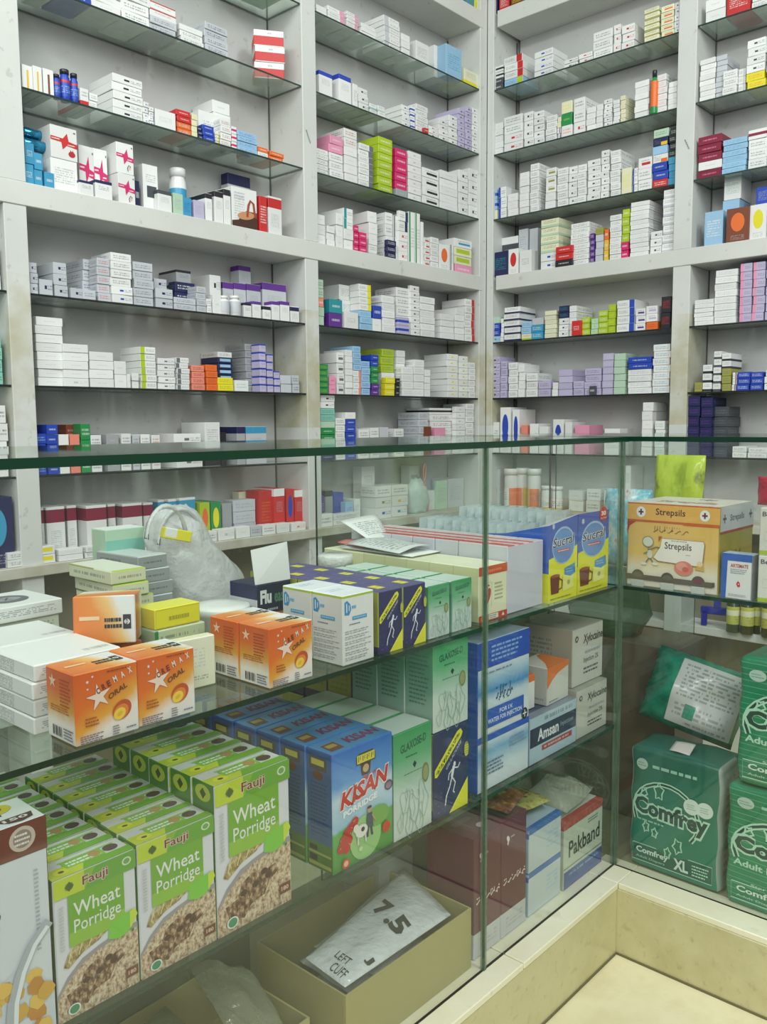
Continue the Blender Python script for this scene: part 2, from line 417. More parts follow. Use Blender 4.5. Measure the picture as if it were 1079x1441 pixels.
# small handwritten marks on the posts
def mark(side, px, py, sc, seed):
    p0 = on(px, py, 1 if side == 'L' else 0, (WY if side == 'L' else WX)-.0006)
    a = Art(sc, sc*1.6); rn = random.Random(seed)
    for k in range(4):
        y = .9-.24*k; x = .15+.18*k
        a.line([(x, y), (x+.22, y-.06), (x+.05, y-.12), (x+.26, y-.2)], .07, 'dg')
    o = a.build(None, 'front', (sc, .002, sc*1.6), 'pen_mark'); o.location = p0; o.rotation_euler = (0, 0, 0 if side == 'L' else R(-90)); o.parent = units[side]
mark('L', 433, 200, .022, 1); mark('R', 966, 210, .02, 2)

# ------------------------------------------------------------------ stacks of medicine boxes on the wall shelves
def style_mats(code, big=False):
    p = code.split(':'); b = p[0]; mk = p[1] if len(p) > 1 else ''; c = p[2] if len(p) > 2 else 'tx'
    fr, ft, sd, st, tp = [], [], [], [], []
    ph = ''
    cn = NAMES[c]
    if mk == 'tx': ft = [(.12, .88, .25, .75, 2, c)]; st = [(.1, .9, .3, .7, 2, 'tx')]; ph = 'with %s print' % cn
    elif mk == 't1': ft = [(.2, .8, .35, .65, 1, c)]; ph = 'with %s word' % cn
    elif mk == 'tb': fr = [(0, 1, .82, 1, c)]; ft = [(.2, .8, .45, .7, 3, 'tx')]; sd = [(0, 1, .82, 1, c)]; ph = 'with %s top' % cn
    elif mk == 'tr': fr = [(0, 1, .7, .95, c)]; ft = [(.2, .8, .2, .55, 3, 'tx')]; sd = [(0, 1, .7, .95, c)]; ph = 'with %s cap-band' % cn
    elif mk == 'bb': fr = [(0, 1, 0, .28, c)]; ft = [(.15, .85, .5, .85, 2, 'tx')]; sd = [(0, 1, 0, .28, c)]; ph = 'with %s base' % cn
    elif mk == 'bd': fr = [(0, 1, .36, .66, c)]; sd = [(0, 1, .36, .66, c)]; ph = 'with %s band' % cn
    elif mk == 'b2': fr = [(0, 1, .05, .62, c)]; sd = [(0, 1, .05, .62, c)]; ft = [(.45, .6, .7, .9, 1, 'tx')]; ph = 'with broad %s band' % cn
    elif mk == 'vl': fr = [(.0, .3, 0, 1, c)]; ft = [(.4, .92, .3, .7, 2, 'tx')]; ph = 'with %s end' % cn
    elif mk == 'vr': fr = [(.7, 1, 0, 1, c)]; ft = [(.08, .6, .3, .7, 2, 'tx')]; ph = 'with %s edge' % cn
    elif mk == 'vm': fr = [(.42, .62, .05, .8, c)]; ph = 'with %s stripe' % cn
    elif mk == 'dt': fr = [(.38, .56, .38, .62, c)]; ft = [(.6, .95, .3, .7, 2, c)]; ph = 'with %s logo' % cn
    elif mk == 'ov': ft = [(.2, .8, .3, .85, 0, c), (.2, .8, .05, .2, 1, 'tx')]; ph = 'with %s oval' % cn
    elif mk == 'lb': fr = [(.12, .88, .3, .8, c)]; ph = 'with %s label' % cn
    elif mk == 'dk': fr = [(.25, .9, .3, .55, c)]; ft = [(.2, .85, .62, .8, 1, 'tx')]; ph = 'with %s stripe' % cn
    elif mk == 'st':    # star burst syrup cartons
        ft = []; ph = 'with %s star' % cn
    elif mk == 'rf': fr = [(.55, 1, .0, .45, c)]; ft = [(.1, .5, .2, .8, 3, 'tx')]; ph = 'with %s corner' % cn
    if big: ft = [(q[0], q[1], q[2], q[3], q[4]*3+1 if q[4] else 0, 'gy' if q[5] == 'tx' else q[5]) for q in ft]; st = []
    dark = b in ('wh', 'gy', 'sv', 'li', 'lb', 'pg', 'cr', 'aq')
    if not mk and dark: ft = [(.3, .7, .4, .6, 1, 'sv')]
    if not dark and not mk: ft = [(.15, .85, .3, .7, 1, 'wh')]
    mats = [carton(b, fr, ft), carton(b, sd, st, .96), carton(b, [], [(.25, .75, .4, .6, 1, 'sv')] if dark else [])]
    return mats, (NAMES[b]+' box '+ph).strip(), mk
ORD = 'bottom second third fourth fifth sixth seventh eighth ninth tenth eleventh twelfth thirteenth fourteenth'.split()
NTH = 'first second third fourth fifth sixth seventh eighth ninth tenth eleventh twelfth thirteenth fourteenth fifteenth sixteenth seventeenth eighteenth nineteenth twentieth twenty-first twenty-second twenty-third twenty-fourth twenty-fifth twenty-sixth twenty-seventh twenty-eighth twenty-ninth thirtieth thirty-first thirty-second thirty-third thirty-fourth thirty-fifth thirty-sixth thirty-seventh thirty-eighth thirty-ninth fortieth'.split()
def face_print(o, mk, c, w, d, h):
    a = Art(w, h)
    if mk == 'st':
        a.poly([(0, .66), (0, .54), (.40, .52), (.44, .30), (.60, .44), (1, .40), (1, .54), (.68, .58), (.62, .82), (.46, .64)], c); a.small(.04, .57, .4, .63, 1, 'wh', 2); a.small(.64, .45, .96, .51, 1, 'wh', 3)
        if c == 'rd': a.ell(.78, .2, .13, .09, (176, 40, 50)); a.poly([(.7, .24), (.74, .34), (.78, .27), (.82, .34), (.86, .24)], (176, 40, 50))
        else: a.line([(.66, .1), (.62, .2), (.7, .3), (.8, .27), (.78, .18)], .04, (70, 60, 70)); a.ell(.74, .2, .07, .05, (222, 190, 170))
        a.rect(.86, .86, .94, .9, 'tx')
    else:
        a.poly([(0, 0), (0, .16), (.25, .2), (.35, .28), (.7, .34), (1, .3), (1, 0)], (70, 44, 32)); a.ell(.55, .33, .34, .1, (196, 140, 100), rot=8); a.line([(.6, .3), (.66, .6), (.74, .72), (.86, .66), (.92, .34)], .09, (150, 76, 52)); a.small(.1, .7, .6, .9, 3, 'sv', 4)
    a.build(o, 'front', (w, d, h))
ALL_ROWS = []
def row(side, zb, spec, where, dflt_d=.012, plane=None, depth=.108, maxd=None):
    """spec: 'x0 x1 ytop code*n code*n ... [d=] [p=] [t=] [b=base lift]; ...' in photograph pixels, left to right"""
    ax = 1 if side == 'L' else 0
    base_plane = plane if plane is not None else (WY if side == 'L' else WX)
    items = []
    for ln in spec.replace('\n', ';').split(';'):
        q = ln.split()
        if not q: continue
        x0, x1, yt = map(float, q[:3]); kw = {}; segs = []
        for k in q[3:]:
            if '=' in k: a, b = k.split('='); kw[a] = float(b)
            else:
                a, _, b = k.partition('*'); segs.append((a, int(b or 1)))
        items.append([x0, x1, yt, segs, kw])
    items.sort(key=lambda i: (i[0]+i[1])/2)
    geo = []
    for it in items:
        x0, x1, yt, segs, kw = it; d = kw.get('d', dflt_d); pl = base_plane+d
        a = on(x0, yt, ax, pl); b = on(x1, yt, ax, pl); ztop = (a.z+b.z)/2
        s = sorted((a[1-ax], b[1-ax]))
        geo.append([s[0], s[1], ztop, d, kw.get('p', depth-random.random()*.02)])
    lim = maxd if maxd else (BACK-.006 if plane is None else 9)
    for i, g1 in enumerate(geo):        # nothing may run into what stands behind it
        for j, g2 in enumerate(geo):
            if i != j and g2[3] > g1[3]+.004 and g1[0] < g2[1]-.004 and g2[0] < g1[1]-.004: g1[4] = min(g1[4], g2[3]-g1[3]-.002)
        g1[4] = max(.012, min(g1[4], lim-g1[3]))
    for i, ((s0, s1, zt, d, dep), it) in enumerate(zip(geo, items)):
        segs, kw = it[3], it[4]; n = sum(k for _, k in segs); base = zb+.0004+kw.get('b', 0); hh = zt-base
        if hh <= .003: continue
        uh = hh/n; w = s1-s0-.001; idx = 0
        for code, cnt in segs:
            h = max(uh-.0007, .003)
            mats, look, mk = style_mats(code, h > .042)
            me = box_me(max(w, .004), dep, h, mats)
            for k in range(cnt):
                if h > w*1.15: nm = 'tall_medicine_box'  # kinds are made up: all are medicine boxes, sorted by shape, colour, print
                elif code[:2] in ('sv', 'gy', 'li', 'lb', 'pg', 'cr', 'aq', 'dg'): nm = 'muted_medicine_box'
                elif code[:2] != 'wh': nm = 'coloured_medicine_box'
                elif mk == '': nm = 'plain_medicine_box'
                elif mk in ('tx', 't1'): nm = 'printed_medicine_box' if w > .036 else 'narrow_printed_medicine_box'
                elif mk == 'dt': nm = 'logo_medicine_box'
                else: nm = 'marked_medicine_box'
                o = bpy.data.objects.new(nm, me); COL.objects.link(o)
                jx = random.uniform(-1, 1)*min(.0015, w*.03); jd = random.uniform(0, .004) if n > 1 else 0
                sc = (s0+s1)/2+jx; dd = base_plane+d+dep/2+jd*.8
                rz = R(random.gauss(0, 1.0))+R(kw.get('r', 0))
                o.location = (sc, dd, base+idx*uh) if side == 'L' else (dd, sc, base+idx*uh)
                o.rotation_euler = (0, R(kw.get('t', 0)), rz+(0 if side == 'L' else R(-90)))
                if n == 1: lab = '%s, %s pile, %s' % (look, NTH[i], where)
                else: lab = '%s, %s up, %s pile, %s' % (look, ORD[idx] if idx < n-1 else 'topmost', NTH[i], where)
                lab = lab.replace('bottom up', 'bottom').replace('topmost up', 'topmost')
                if mk in ('st', 'rf') and h > .04: face_print(o, mk, code.split(':')[2], w, dep, h)
                tag(o, lab, 'box', 'medicine boxes on the '+where)
                idx += 1
L1, L2, R1, R2 = 'far-left bay', 'inner-left bay', 'inner-right bay', 'far-right bay'
def nm(shelf, bay): return '%s, %s' % (shelf, bay)
row('L', Z['A1'], '338 402 -30 pg:tx:br*2', nm('highest shelf', L1))
row('L', Z['A2'], '''60 84 -30 wh:tx:bl*3;86 127 -30 bl:t1:wh*3;128 169 -20 wh*3;171 210 -12 wh:tx*3;211 248 6 sv:tx*2 wh:tb:rd*2
254 286 38 wh:tx*2 wh*1;288 320 35 sv:tx:nv*4;371 403 44 wh:b2:rd*3 p=.06 d=.024 r=-34''', nm('top shelf', L1))
row('L', Z['A3'], '''29 45 91 wh:vm:am;46 59 93 wh:vm:am;60 75 97 wh:vm:br;112 124 124 wh:bb:rd;125 137 131 wh:tx*2;158 200 108 wh:dt:bk*5;201 209 143 wh:dt:bl*4;210 217 150 wh:dt:bl*4
219 247 156 wh:t1:sv;249 269 155 og:tx:wh*2 rd:t1:wh*2;270 278 160 cr:tx:yl*4;286 302 176 bl:t1:wh*3;279 285 178 nv*3;303 309 185 wh:vr:yl*4;280 322 160 wh:tx d=.045 p=.07;300 324 143 wh:dk:mg*3 wh*1 d=.045
310 325 168 wh:tx:ma*4;326 333 178 wh:bd:mg*3;334 362 186 lb:tx*1 lb:tx:bl*3;363 377 207 wh:tx*1 og*1;379 399 214 og*2''', nm('second shelf', L1))
row('L', Z['BM'], '''33 47 200 cy:t1:wh*2;48 60 215 cy:t1:wh*2;61 75 242 cy:t1:wh*1;69 107 178 wh:tx:tx*1 wh:st:rd*1 d=.014;109 131 205 wh:st:mg d=.04;132 151 210 wh:st:mg d=.04
111 131 254 wh:tb:nv d=.004 p=.03;133 157 254 wh:tb:nv d=.002 p=.035;164 188 201 wh:st:mg*2;189 196 254 nv d=.03;201 222 232 wh:dk:dg d=.03;221 241 268 wh:tb:dg p=.06
243 257 272 pg:tx;258 270 278 cy:tx:bl;272 287 282 li:tx;288 298 272 wh:tb:bk;300 313 269 wh:tb:bk;314 324 266 wh:tb:bk;326 361 265 wh:rf:br p=.09;320 352 246 sv:tb:nv d=.10 p=.03
364 375 276 rd:tx:wh;377 396 277 wh:tr:rd''', nm('beam ledge', L1))
row('L', Z['B4'], '''41 53 369 sv:dt:nv*3;55 74 393 sv:dt:nv;75 94 369 sv:dt:nv*3;97 116 405 sv:dt:nv;116 134 365 sv:tx:nv*4 d=.05;117 135 408 sv:tx d=.008 p=.03;136 154 363 sv:tx:rd*5;156 185 356 wh:dt:bl*2 wh:tx*4 d=.006
187 215 369 sv:tx*5;217 235 392 sv:dt:nv*3 d=.05;219 243 406 sv:dt:nv*2 p=.035;248 269 380 gy:tb:bk*3 d=.06;245 276 419 sv:tx*2 p=.04;246 274 397 nv:tx:wh*3 d=.056 p=.03;277 290 403 sv:tx:tx*4;291 298 420 wh:tx*2
295 311 387 wh:dt:bk*2 d=.05;299 311 415 wh p=.03;313 328 397 sv:tb:pu d=.06;329 346 398 sv:tb:pu d=.06;347 367 400 sv:tb:pu d=.06;336 353 374 sv:tb:pu*2 d=.1
343 354 426 wh:tb:bk p=.035;355 367 424 wh:tb:pu p=.035;370 381 430 wh:tr:bk p=.035;382 393 424 wh:tb:pu p=.035;394 407 424 wh:tb:pu p=.035;370 403 399 sv:tb:pu d=.06;409 421 431 wh:tr:nv p=.04''', nm('fourth shelf', L1))
row('L', Z['B5'], '''50 88 446 wh*8 d=.02;89 124 484 wh:dt:sv*1 wh*4;126 160 495 wh*4;161 178 508 wh*2;179 184 526 wh*1;186 196 525 wh*2 ;197 219 488 wh:vl:lm*6;222 246 504 wh:dt:tx*5;248 266 503 wh:vl:tx*6
270 288 514 sa:tx:bk*4;290 306 513 og:tx:rd*4;307 327 495 nv:lb:lb*6 wh:tx*1 d=.06;307 329 531 yl:tx:ol*2 p=.04;331 350 535 wh:tx:aq*1 p=.04;345 363 484 gy:tx:dg*7 d=.05;365 374 484 li:tb:bl*6;376 384 498 li:tb:bl*5;386 394 522 li:tb:bl*3;396 411 528 sv*2;412 422 528 sv:tx:nv*2''', nm('fifth shelf', L1))
row('L', Z['B6'], '''49 64 610 bl:tx:lb*4;65 81 597 bl:t1:wh*5;83 97 611 wh:tx;98 112 611 sa:tx;113 127 596 gn:tx:wh*3;92 111 597 br:tx:gy*3 d=.05;128 143 612 wh:tx:dg*3;150 168 611 gy*3;171 185 610 wh:tx*3;187 197 612 sv:tx*3;199 212 611 wh:tx*3;213 225 612 wh:tx:rd*3
246 284 610 wh:dt:tx*3;287 309 594 wh:bb:bk*1 d=.02;310 318 608 bk*1 d=.03;333 345 600 gy:tb:nv*1;346 375 600 sv:tb:cy*1''', nm('sixth shelf', L1))
o = None
row('L', Z['A1'], '''445 460 8 wh*2;462 486 12 wh:vr:pk*3;488 504 18 wh:vr:pk*5;508 529 35 wh*3;541 563 25 wh:vl:sv*6;565 577 48 wh*3;585 603 60 wh:tx*1;628 650 66 lb:tx:cy*1;612 626 66 wh*1 d=.05 ;655 665 76 lm:tx d=.08 ;653 673 100 cr:bb:yl''', nm('top shelf', L2))
row('L', Z['A2'], '''448 467 101 wh:tb:bl;476 494 106 wh:tb:bl;496 503 118 wh:tx;504 518 124 wh:dt:bk*3;521 531 146 wh:bb:aq*2;532 542 149 wh:bb:pg*2;566 577 148 wh:dt:bl*4;578 584 150 wh:bd:bl*4;585 602 148 wh:tx*5;597 603 180 rd d=.002 p=.01;604 617 178 wh:dt:bk*3
618 631 168 wh:dt:bk*4;632 644 163 wh:dt:bk*5;645 654 153 li:dt:bk*7;655 664 150 li:dt:bk*8;665 672 152 wh:dt:bk*8''', nm('second shelf', L2))
row('L', Z['A3'], '''446 462 210 wh:tx*5;464 483 192 wh:tx*3 pk:t1:wh*2;485 503 182 wh*4 wh:tx:rd*2;505 525 203 wh:vr:tx*7;532 552 194 lm*7;557 573 210 gy*1 mg*5;575 593 214 wh:dt:sv*7;595 618 238 wh:dk:bk*4;620 644 242 wh*5;646 659 240 wh:dt:bk*4;660 672 238 wh:dt:bk*4''', nm('third shelf', L2))
row('L', Z['BM'], '''447 458 302 wh*3;460 471 318 wh*3;473 483 300 wh*3;484 497 293 wh*2 wh:vl:tl*2;498 505 317 mg*4;506 516 327 mg*3;519 531 298 wh:bb:sv*1 wh*3 d=.02;543 553 299 wh:tx*4 d=.02;554 560 303 wh:vl:dg*2 d=.02;545 558 338 nv:tx:wh*3 p=.012 d=.004
561 574 297 wh:dt:rd*3 wh:vr:nv*2;575 583 298 wh:vl:gn*1;584 591 300 wh:vl:gn*1;592 596 312 wh*1;597 605 334 wh:dk:rd*5;606 617 334 wh:tx*5;618 632 344 wh:ov:og;633 638 344 wh:vl:nv;640 664 337 pk*1 cr:lb:lm*2 wh:dk:cy*1''', nm('beam ledge', L2))
row('L', Z['B4'], '''448 456 393 pg*2 sa*1 pg:tx*2;464 482 421 pu:t1:wh*1 tl:t1:wh*1;484 504 439 wh:t1 p=.04;478 498 401 wh:tx*3 d=.055;506 523 400 lb:tx:cy*3 wh:vr:yl*4;525 537 430 wh*1 bl*1;538 556 416 wh:tx:sv*5;558 577 405 wh:tx*5 d=.02;560 576 446 li:bd:bl*2 p=.012 d=.004;578 591 402 wh:dt:dg*8;592 612 418 wh:tx:sv*6;620 639 442 wh*4;641 654 434 wh*5;655 668 421 wh:vr:rd*6''', nm('fourth shelf', L2))
row('L', Z['B5'], '''449 462 512 gn:tx:lm*5;464 473 529 pk:t1:mg*2;474 484 496 wh:dk:tx*4;486 496 492 wh*7;497 508 487 wh:vr:sa*4 lb:tx:bl*4;509 521 508 lb:tx:bl*5;523 533 499 pu:t1:wh*2 gn:t1:wh*3 bl:t1:wh*2;537 555 491 wh*3 lm:tx*3 d=.04;543 556 531 yl*3 p=.02;557 563 532 bk:t1:wh*3 p=.02;558 570 493 wh:tx:sv*7 d=.04
566 582 516 wh:tx:sv*4;583 597 506 wh:tx:sv*5;598 606 520 wh*4;630 645 498 wh:dt:yl*7;647 659 501 wh:dt:lm*7;660 669 510 wh:tx*6''', nm('fifth shelf', L2))
row('L', Z['B6'], '''451 471 556 nv:t1:lb*3 gn:t1:wh*2 pg*1 aq:tx*2 wh:dt:bk*2;473 486 588 wh:tx*6;487 501 580 bl:t1:wh*6 wh*1;505 520 604 wh:tx*3;522 534 602 wh:tx*3;535 547 601 sv*3;556 569 603 wh:tx*3;590 603 580 sv:tx*6;596 607 600 br p=.02;612 627 602 pk p=.02;605 639 574 wh:tx*6 wh:bd:bk*1 d=.03;641 655 572 wh:dt:sv*8;656 667 568 wh:tx*8''', nm('sixth shelf', L2))
row('R', Z['A1'], '''691 707 93 dg*2 wh:bd:bk*2;709 735 78 lb:vr:lm*1 wh:vr:rd*3;752 778 70 wh:dt:bl*4;793 812 82 wh:dt:bk*2;814 833 74 wh:dt:rd*2;835 862 42 wh:tx*3;863 873 34 wh:dt:rd*3;875 893 34 wh:dt:rd*3;907 928 10 cr:bb:ol*6;930 948 7 cr:dk:og*5;949 958 2 wh:dt:bl*5''', nm('top shelf', R1))
row('R', Z['A2'], '''691 707 173 wh*5;709 735 162 wh:dt:rd*2 wh:tx*2;737 750 157 wh:dt:bk*4;751 765 156 wh:dt:bk*5;768 783 162 wh:tx*4;784 789 164 wh:vr:pu*2 cr*2;790 805 142 wh:tx:og*1 gn:t1:lm*1 cr:tx:yl*1;807 823 137 wh:dt:rd*1 wh:tx*2;825 838 150 wh*4;839 848 146 wh*4;850 861 139 wh:dt:nv*6;863 872 140 wh:tx:sv*6;873 880 134 cr:tx:pk*6
893 913 113 wh*6;925 938 104 wh:tx:pk*6;940 953 114 wh*5''', nm('second shelf', R1))
row('R', Z['A3'], '''690 699 267 cr*1 lb:bd:bl*2;701 712 263 wh:vl:bl*3;714 728 272 wh*3;731 744 242 wh*6;746 758 230 wh:tx*7;768 782 236 wh*2 wh:dk:ol*3;784 799 236 wh:tx*5;800 812 234 wh:dt:dg*5;813 825 231 wh:tx*5;827 845 224 wh:dt:dg*6;846 857 211 wh:dt:dg*7;859 873 211 wh:tx*7
875 889 236 cr:tx:yl*1;890 897 236 wh:vl:bl*3;898 917 221 wh:tx*2 wh:dk:rd*1;919 940 181 rd:tx:wh*1 bl:t1:wh*2 wh:rf:og*1 lb*1 nv:rf:am*1 pg:tx*1;942 952 180 cy:tx*4 bk:tx:pg*4''', nm('third shelf', R1))
row('R', Z['BM'], '''693 714 354 nv:tx:tl;715 729 350 wh:ov:rd;731 748 352 wh:t1;705 728 333 dg:tb:wh d=.06;730 743 322 sv:bb:rd d=.06;745 757 321 sv d=.06;761 786 308 wh:dt:bl*2 cr:bb:pg*4;781 805 346 bk:t1:wh*1 rd:t1:wh*2 d=.002 p=.01;803 829 313 wh:tx*8;830 836 328 pu:tx:wh*5;838 849 320 sv*4 ol:tx*1;850 856 322 am*2 og*1;858 874 302 wh:tx*8;875 885 294 mg*2 lm*4
887 913 283 wh:tx:sv*11 wh*1;915 931 325 wh:dt:dg*3;933 951 266 wh:bb:sv*7''', nm('beam ledge', R1))
row('R', Z['B4'], '''690 703 446 lb:dt:gn*1 bl:tx:wh*2 pg*1;704 708 448 wh*5;709 731 432 wh:bb:nv*5;733 747 452 cr:bb:lm*1 lb:tx*2;748 764 447 cy:tx:wh*2 sv*1;766 782 437 cr:tx:sv*6;786 800 430 wh:dt:nv*3 nv:tx:tl*2;801 811 430 wh:tx:sv*5;804 817 451 rd:t1:wh p=.03 d=.002;818 829 446 lm:tx:wh*3;831 841 448 pg:dt:lm*3;842 855 437 lm:tx:wh*4;856 866 428 lm:t1:yl*4;868 893 422 wh:vr:bl*4;894 908 434 wh:dk:pu*3;909 925 430 og:tx:rd*1 wh:dk:li*2;930 944 417 bk:tx:rd*2''', nm('fourth shelf', R1))
row('R', Z['B5'], '''690 703 502 li:dt:nv*6;704 713 508 li:tx:nv*5;715 728 510 wh:tx*5;729 738 512 wh*4;740 756 525 wh:tx*3;757 774 536 li:tx*2;776 784 538 wh*2;786 805 520 li*4;806 821 536 li:tx*2;823 846 518 li:tx*4;829 838 543 dg p=.01 d=.002;848 863 497 li:tx:sv*6;864 880 497 pg:tx:sv*6;884 917 502 wh:tx:li*4 bl:t1:wh*2;919 943 484 wh:tx:cy*7''', nm('fifth shelf', R1))
row('R', Z['B6'], '''683 693 593 ma:dt:pu;694 702 594 wh:tx:tl;704 719 573 wh:ov:bl;721 731 576 wh:ov:bl;733 742 598 sa:tx;745 757 596 wh:dt:bk;759 772 600 wh*1;778 793 590 wh:ov:bl;795 805 594 wh;808 828 598 pk;850 872 603 wh:tx;903 918 566 wh*6;921 935 592 wh:tx:aq*4''', nm('sixth shelf', R1))
row('R', Z['A1'], '''993 1021 -4 wh*2;1023 1056 -20 rd:tx:wh*1;1058 1082 -10 wh:tx*2;1084 1110 -16 wh:tx*3''', nm('top shelf', R2))
row('R', Z['A2'], '''985 1007 82 wh*8;1008 1023 77 sv*8;1017 1037 98 wh:tx*3 d=.004;1039 1049 96 wh:vr:sv*3;1052 1078 54 yl:tx:og*2 wh:dt:dg*4;1080 1112 60 yl:tx*2 wh:dt:dg*4''', nm('second shelf', R2))
row('R', Z['A3'], '''983 1016 190 ma:t1:pk*1 wh*1 ma:t1:pk*3;1017 1051 194 lb:tx:cy*6;1053 1079 181 wh:tx*3 wh:bd:ma*1;1081 1112 175 wh:tx*5''', nm('third shelf', R2))
row('R', Z['BM'], '''991 1017 297 lb:tx:wh;1018 1042 248 sv*1 lb*1 wh:tx:aq*1 d=.05;1022 1054 292 br:ov:og d=.004 p=.04;1056 1080 287 wh:ov:yl p=.04;1064 1086 262 bl:bb:am*2 d=.05;1082 1112 290 wh:tx''', nm('beam ledge', R2))
row('R', Z['B4'], '''977 1004 421 wh:tx:sv*6;1006 1037 379 wh:tx:sv*8;1042 1059 370 li:vl:pk*7;1060 1077 368 li:vl:pk*7;1079 1106 366 li:tx*7''', nm('fourth shelf', R2))
row('R', Z['B5'], '''977 988 538 ol:tx*1;989 1002 513 wh:bb:bk*3;1004 1015 494 wh:bb:dg*5;1016 1029 497 ol:tx*3 wh:bb:bk*2;1030 1036 524 wh:vr:ma*3;1037 1055 523 bl:tx:wh*3;1056 1074 523 bl:tx:wh*3;1076 1104 520 wh:tx*3''', nm('fifth shelf', R2))
row('R', Z['B6'], '''968 985 557 nv:tx:pu*6;986 1003 559 nv:tx:pu*6;1004 1025 572 dg:tx*5 d=.03;1030 1050 628 wh:tx:gn*2;1052 1079 630 wh:tx*2;1082 1108 628 wh:vl:tl*2''', nm('sixth shelf', R2))
# above the upper beam
row('L', Z['A0'], '''560 590 -60 wh:tx*2;600 640 -60 gn:tx*2;655 668 -30 tl:tx*2;669 684 -20 yl:tx:gn*2''', 'top beam, inner-left bay')
row('R', Z['A0'], '''690 700 -25 nv:tx*2;702 716 -30 rd:tx:wh*2;718 735 -35 br:tx:yl*2;740 770 -50 wh:tx*2''', 'top beam, inner-right bay')
# bay at the far left edge, between the post and the frame
row('L', Z['B4'], '''-30 -2 340 wh:tx*3''', nm('fourth shelf', 'edge bay'))
row('L', Z['B5'], '''-32 2 470 aq:dt:bk*4''', nm('fifth shelf', 'edge bay'))
row('L', Z['B6'], '''-34 8 570 wh:dt:bk*4''', nm('sixth shelf', 'edge bay'))
row('L', Z['BN'], '''-34 16 700 nv:ov:cy*1''', 'bench, edge bay')
# ---- bench, left run
row('L', Z['BN'], '''53 62 714 wh:tr:ma d=.05;64 91 713 wh:tr:ma*1 d=.045;93 107 711 wh:tr:ma d=.065;120 149 711 wh:tr:ma d=.035;151 162 709 wh:tr:ma d=.065;172 200 708 wh:tr:ma d=.05;201 215 707 wh:tr:ma d=.07
10 48 776 wh:tx*2 d=.0 p=.03;50 78 768 wh:lb:yl*2 d=.0 p=.03;84 118 772 wh*2 d=-.005 p=.035;120 145 768 wh:tx*2 d=-.002 p=.03;222 234 703 wh:tr:cy d=.08 p=.05;236 251 702 wh:tr:cy d=.06;252 275 700 wh:tr:cy d=.045;281 295 707 lm:ov:og d=.04;297 311 706 gn:ov:yl d=.04
312 326 708 gy:tx d=.05;329 360 703 sv:tx:gy*3 d=.05;364 383 690 rd:tx:og d=.04;385 400 687 rd:tb:wh d=.03;402 413 688 rd:ov:bl d=.03;415 427 689 rd:tb:wh d=.03;336 350 691 rd:tb:cr d=.10 p=.03;351 363 691 rd:tb:cr d=.10 p=.03
285 305 748 wh:tx*1 d=0 p=.03;307 330 744 wh:dt:sv*1 d=0 p=.03;332 352 741 wh*1 d=0 p=.03;353 368 740 sv:tx*1 d=0 p=.03;370 388 738 wh:tx*1 d=-.003 p=.03;390 408 736 wh*1 d=-.003 p=.028;410 430 735 wh:dt:sa*1 d=-.003 p=.028''', 'bench, far-left bay')
row('L', Z['BN'], '''449 468 723 wh:tx*1 d=0 p=.03;451 456 697 pu:tx d=.05;457 468 690 gy:tb:bk*1 d=.06;470 484 693 bl:tx:pu*2 d=.06;486 497 706 lb:tx:bl*1 d=.035;498 507 702 wh:tx:aq d=.05;509 528 656 wh:t1*2 d=.09 p=.04;529 551 684 wh:dt:bl*1 wh:dt:ol*1 wh:tx*1 d=.02;552 574 682 wh:dt:tl*1 wh:dt:am*1 wh:tx*1 d=.02
576 590 655 sv:lb:gy d=.09 p=.04;470 505 722 wh:tx*2 d=0 p=.03;597 612 690 wh*1 d=.07;614 630 676 pg:tx*1 d=.06;631 652 673 sv:tx*1 d=.06''', 'bench, inner-left bay')
row('R', Z['BN'], '''690 704 660 sv:tx:sv*1 d=.04;850 872 690 wh:tx*1 d=.03;874 888 655 wh:vl:nv*2 d=.05;800 820 690 wh*2 d=.05;825 845 688 wh:tx*2 d=.05''', 'bench, inner-right bay')


# ------------------------------------------------------------------ bottles
def bottle(name, loc, r, h, body, label, cap, lab, cat, group, neck=.72, z0=.12, z1=.7, caph=.16):
    e = link(name, lathe([(r*.93, 0), (r, h*.02), (r, h*(.9-caph)), (r*neck, h*(.97-caph)), (r*neck, h*(1-caph))], 20), None, [flat(body, .25)])
    if label: link('printed_label', lathe([(r*1.015, h*z0), (r*1.02, h*z0+.0005), (r*1.02, h*z1), (r*1.015, h*z1+.0004)], 20), e, [label])
    link('cap', lathe([(r*neck*1.12, h*(1-caph)+.0005), (r*neck*1.14, h*.99), (r*neck*1.05, h)], 20), e, [flat(cap, .35)])
    e.location = loc; e.rotation_euler = (0, 0, random.random()*6); tag(e, lab, cat, group); return e
def bottle_px(side, x0, x1, yt, zb, d, *a, **k):
    ax = 1 if side == 'L' else 0; pl = (WY if side == 'L' else WX)+d
    A = on(x0, yt, ax, pl); B = on(x1, yt, ax, pl); r = abs(A[1-ax]-B[1-ax])/2*.98; q = (A[1-ax]+B[1-ax])/2
    loc = (q, pl+r, zb+.0004) if side == 'L' else (pl+r, q, zb+.0004)
    return bottle(a[0], loc, r, (A.z+B.z)/2-zb, *a[1:], **k)
LB = carton('bl', [(0, 1, .78, .9, 'rd')], [(.1, .9, .2, .6, 4, 'lb')])
for x0, x1, y, w in ((76, 86, 104, 'leftmost of the three blue bottles'), (87, 100, 97, 'middle and tallest of the three blue bottles'), (101, 111, 103, 'rightmost of the three blue bottles')):
    bottle_px('L', x0, x1, y, Z['A3'], .012, 'bottle', 'bl', LB, 'bk', w+' on the second shelf, far-left bay', 'bottle', 'blue bottles on the second shelf', neck=.8)
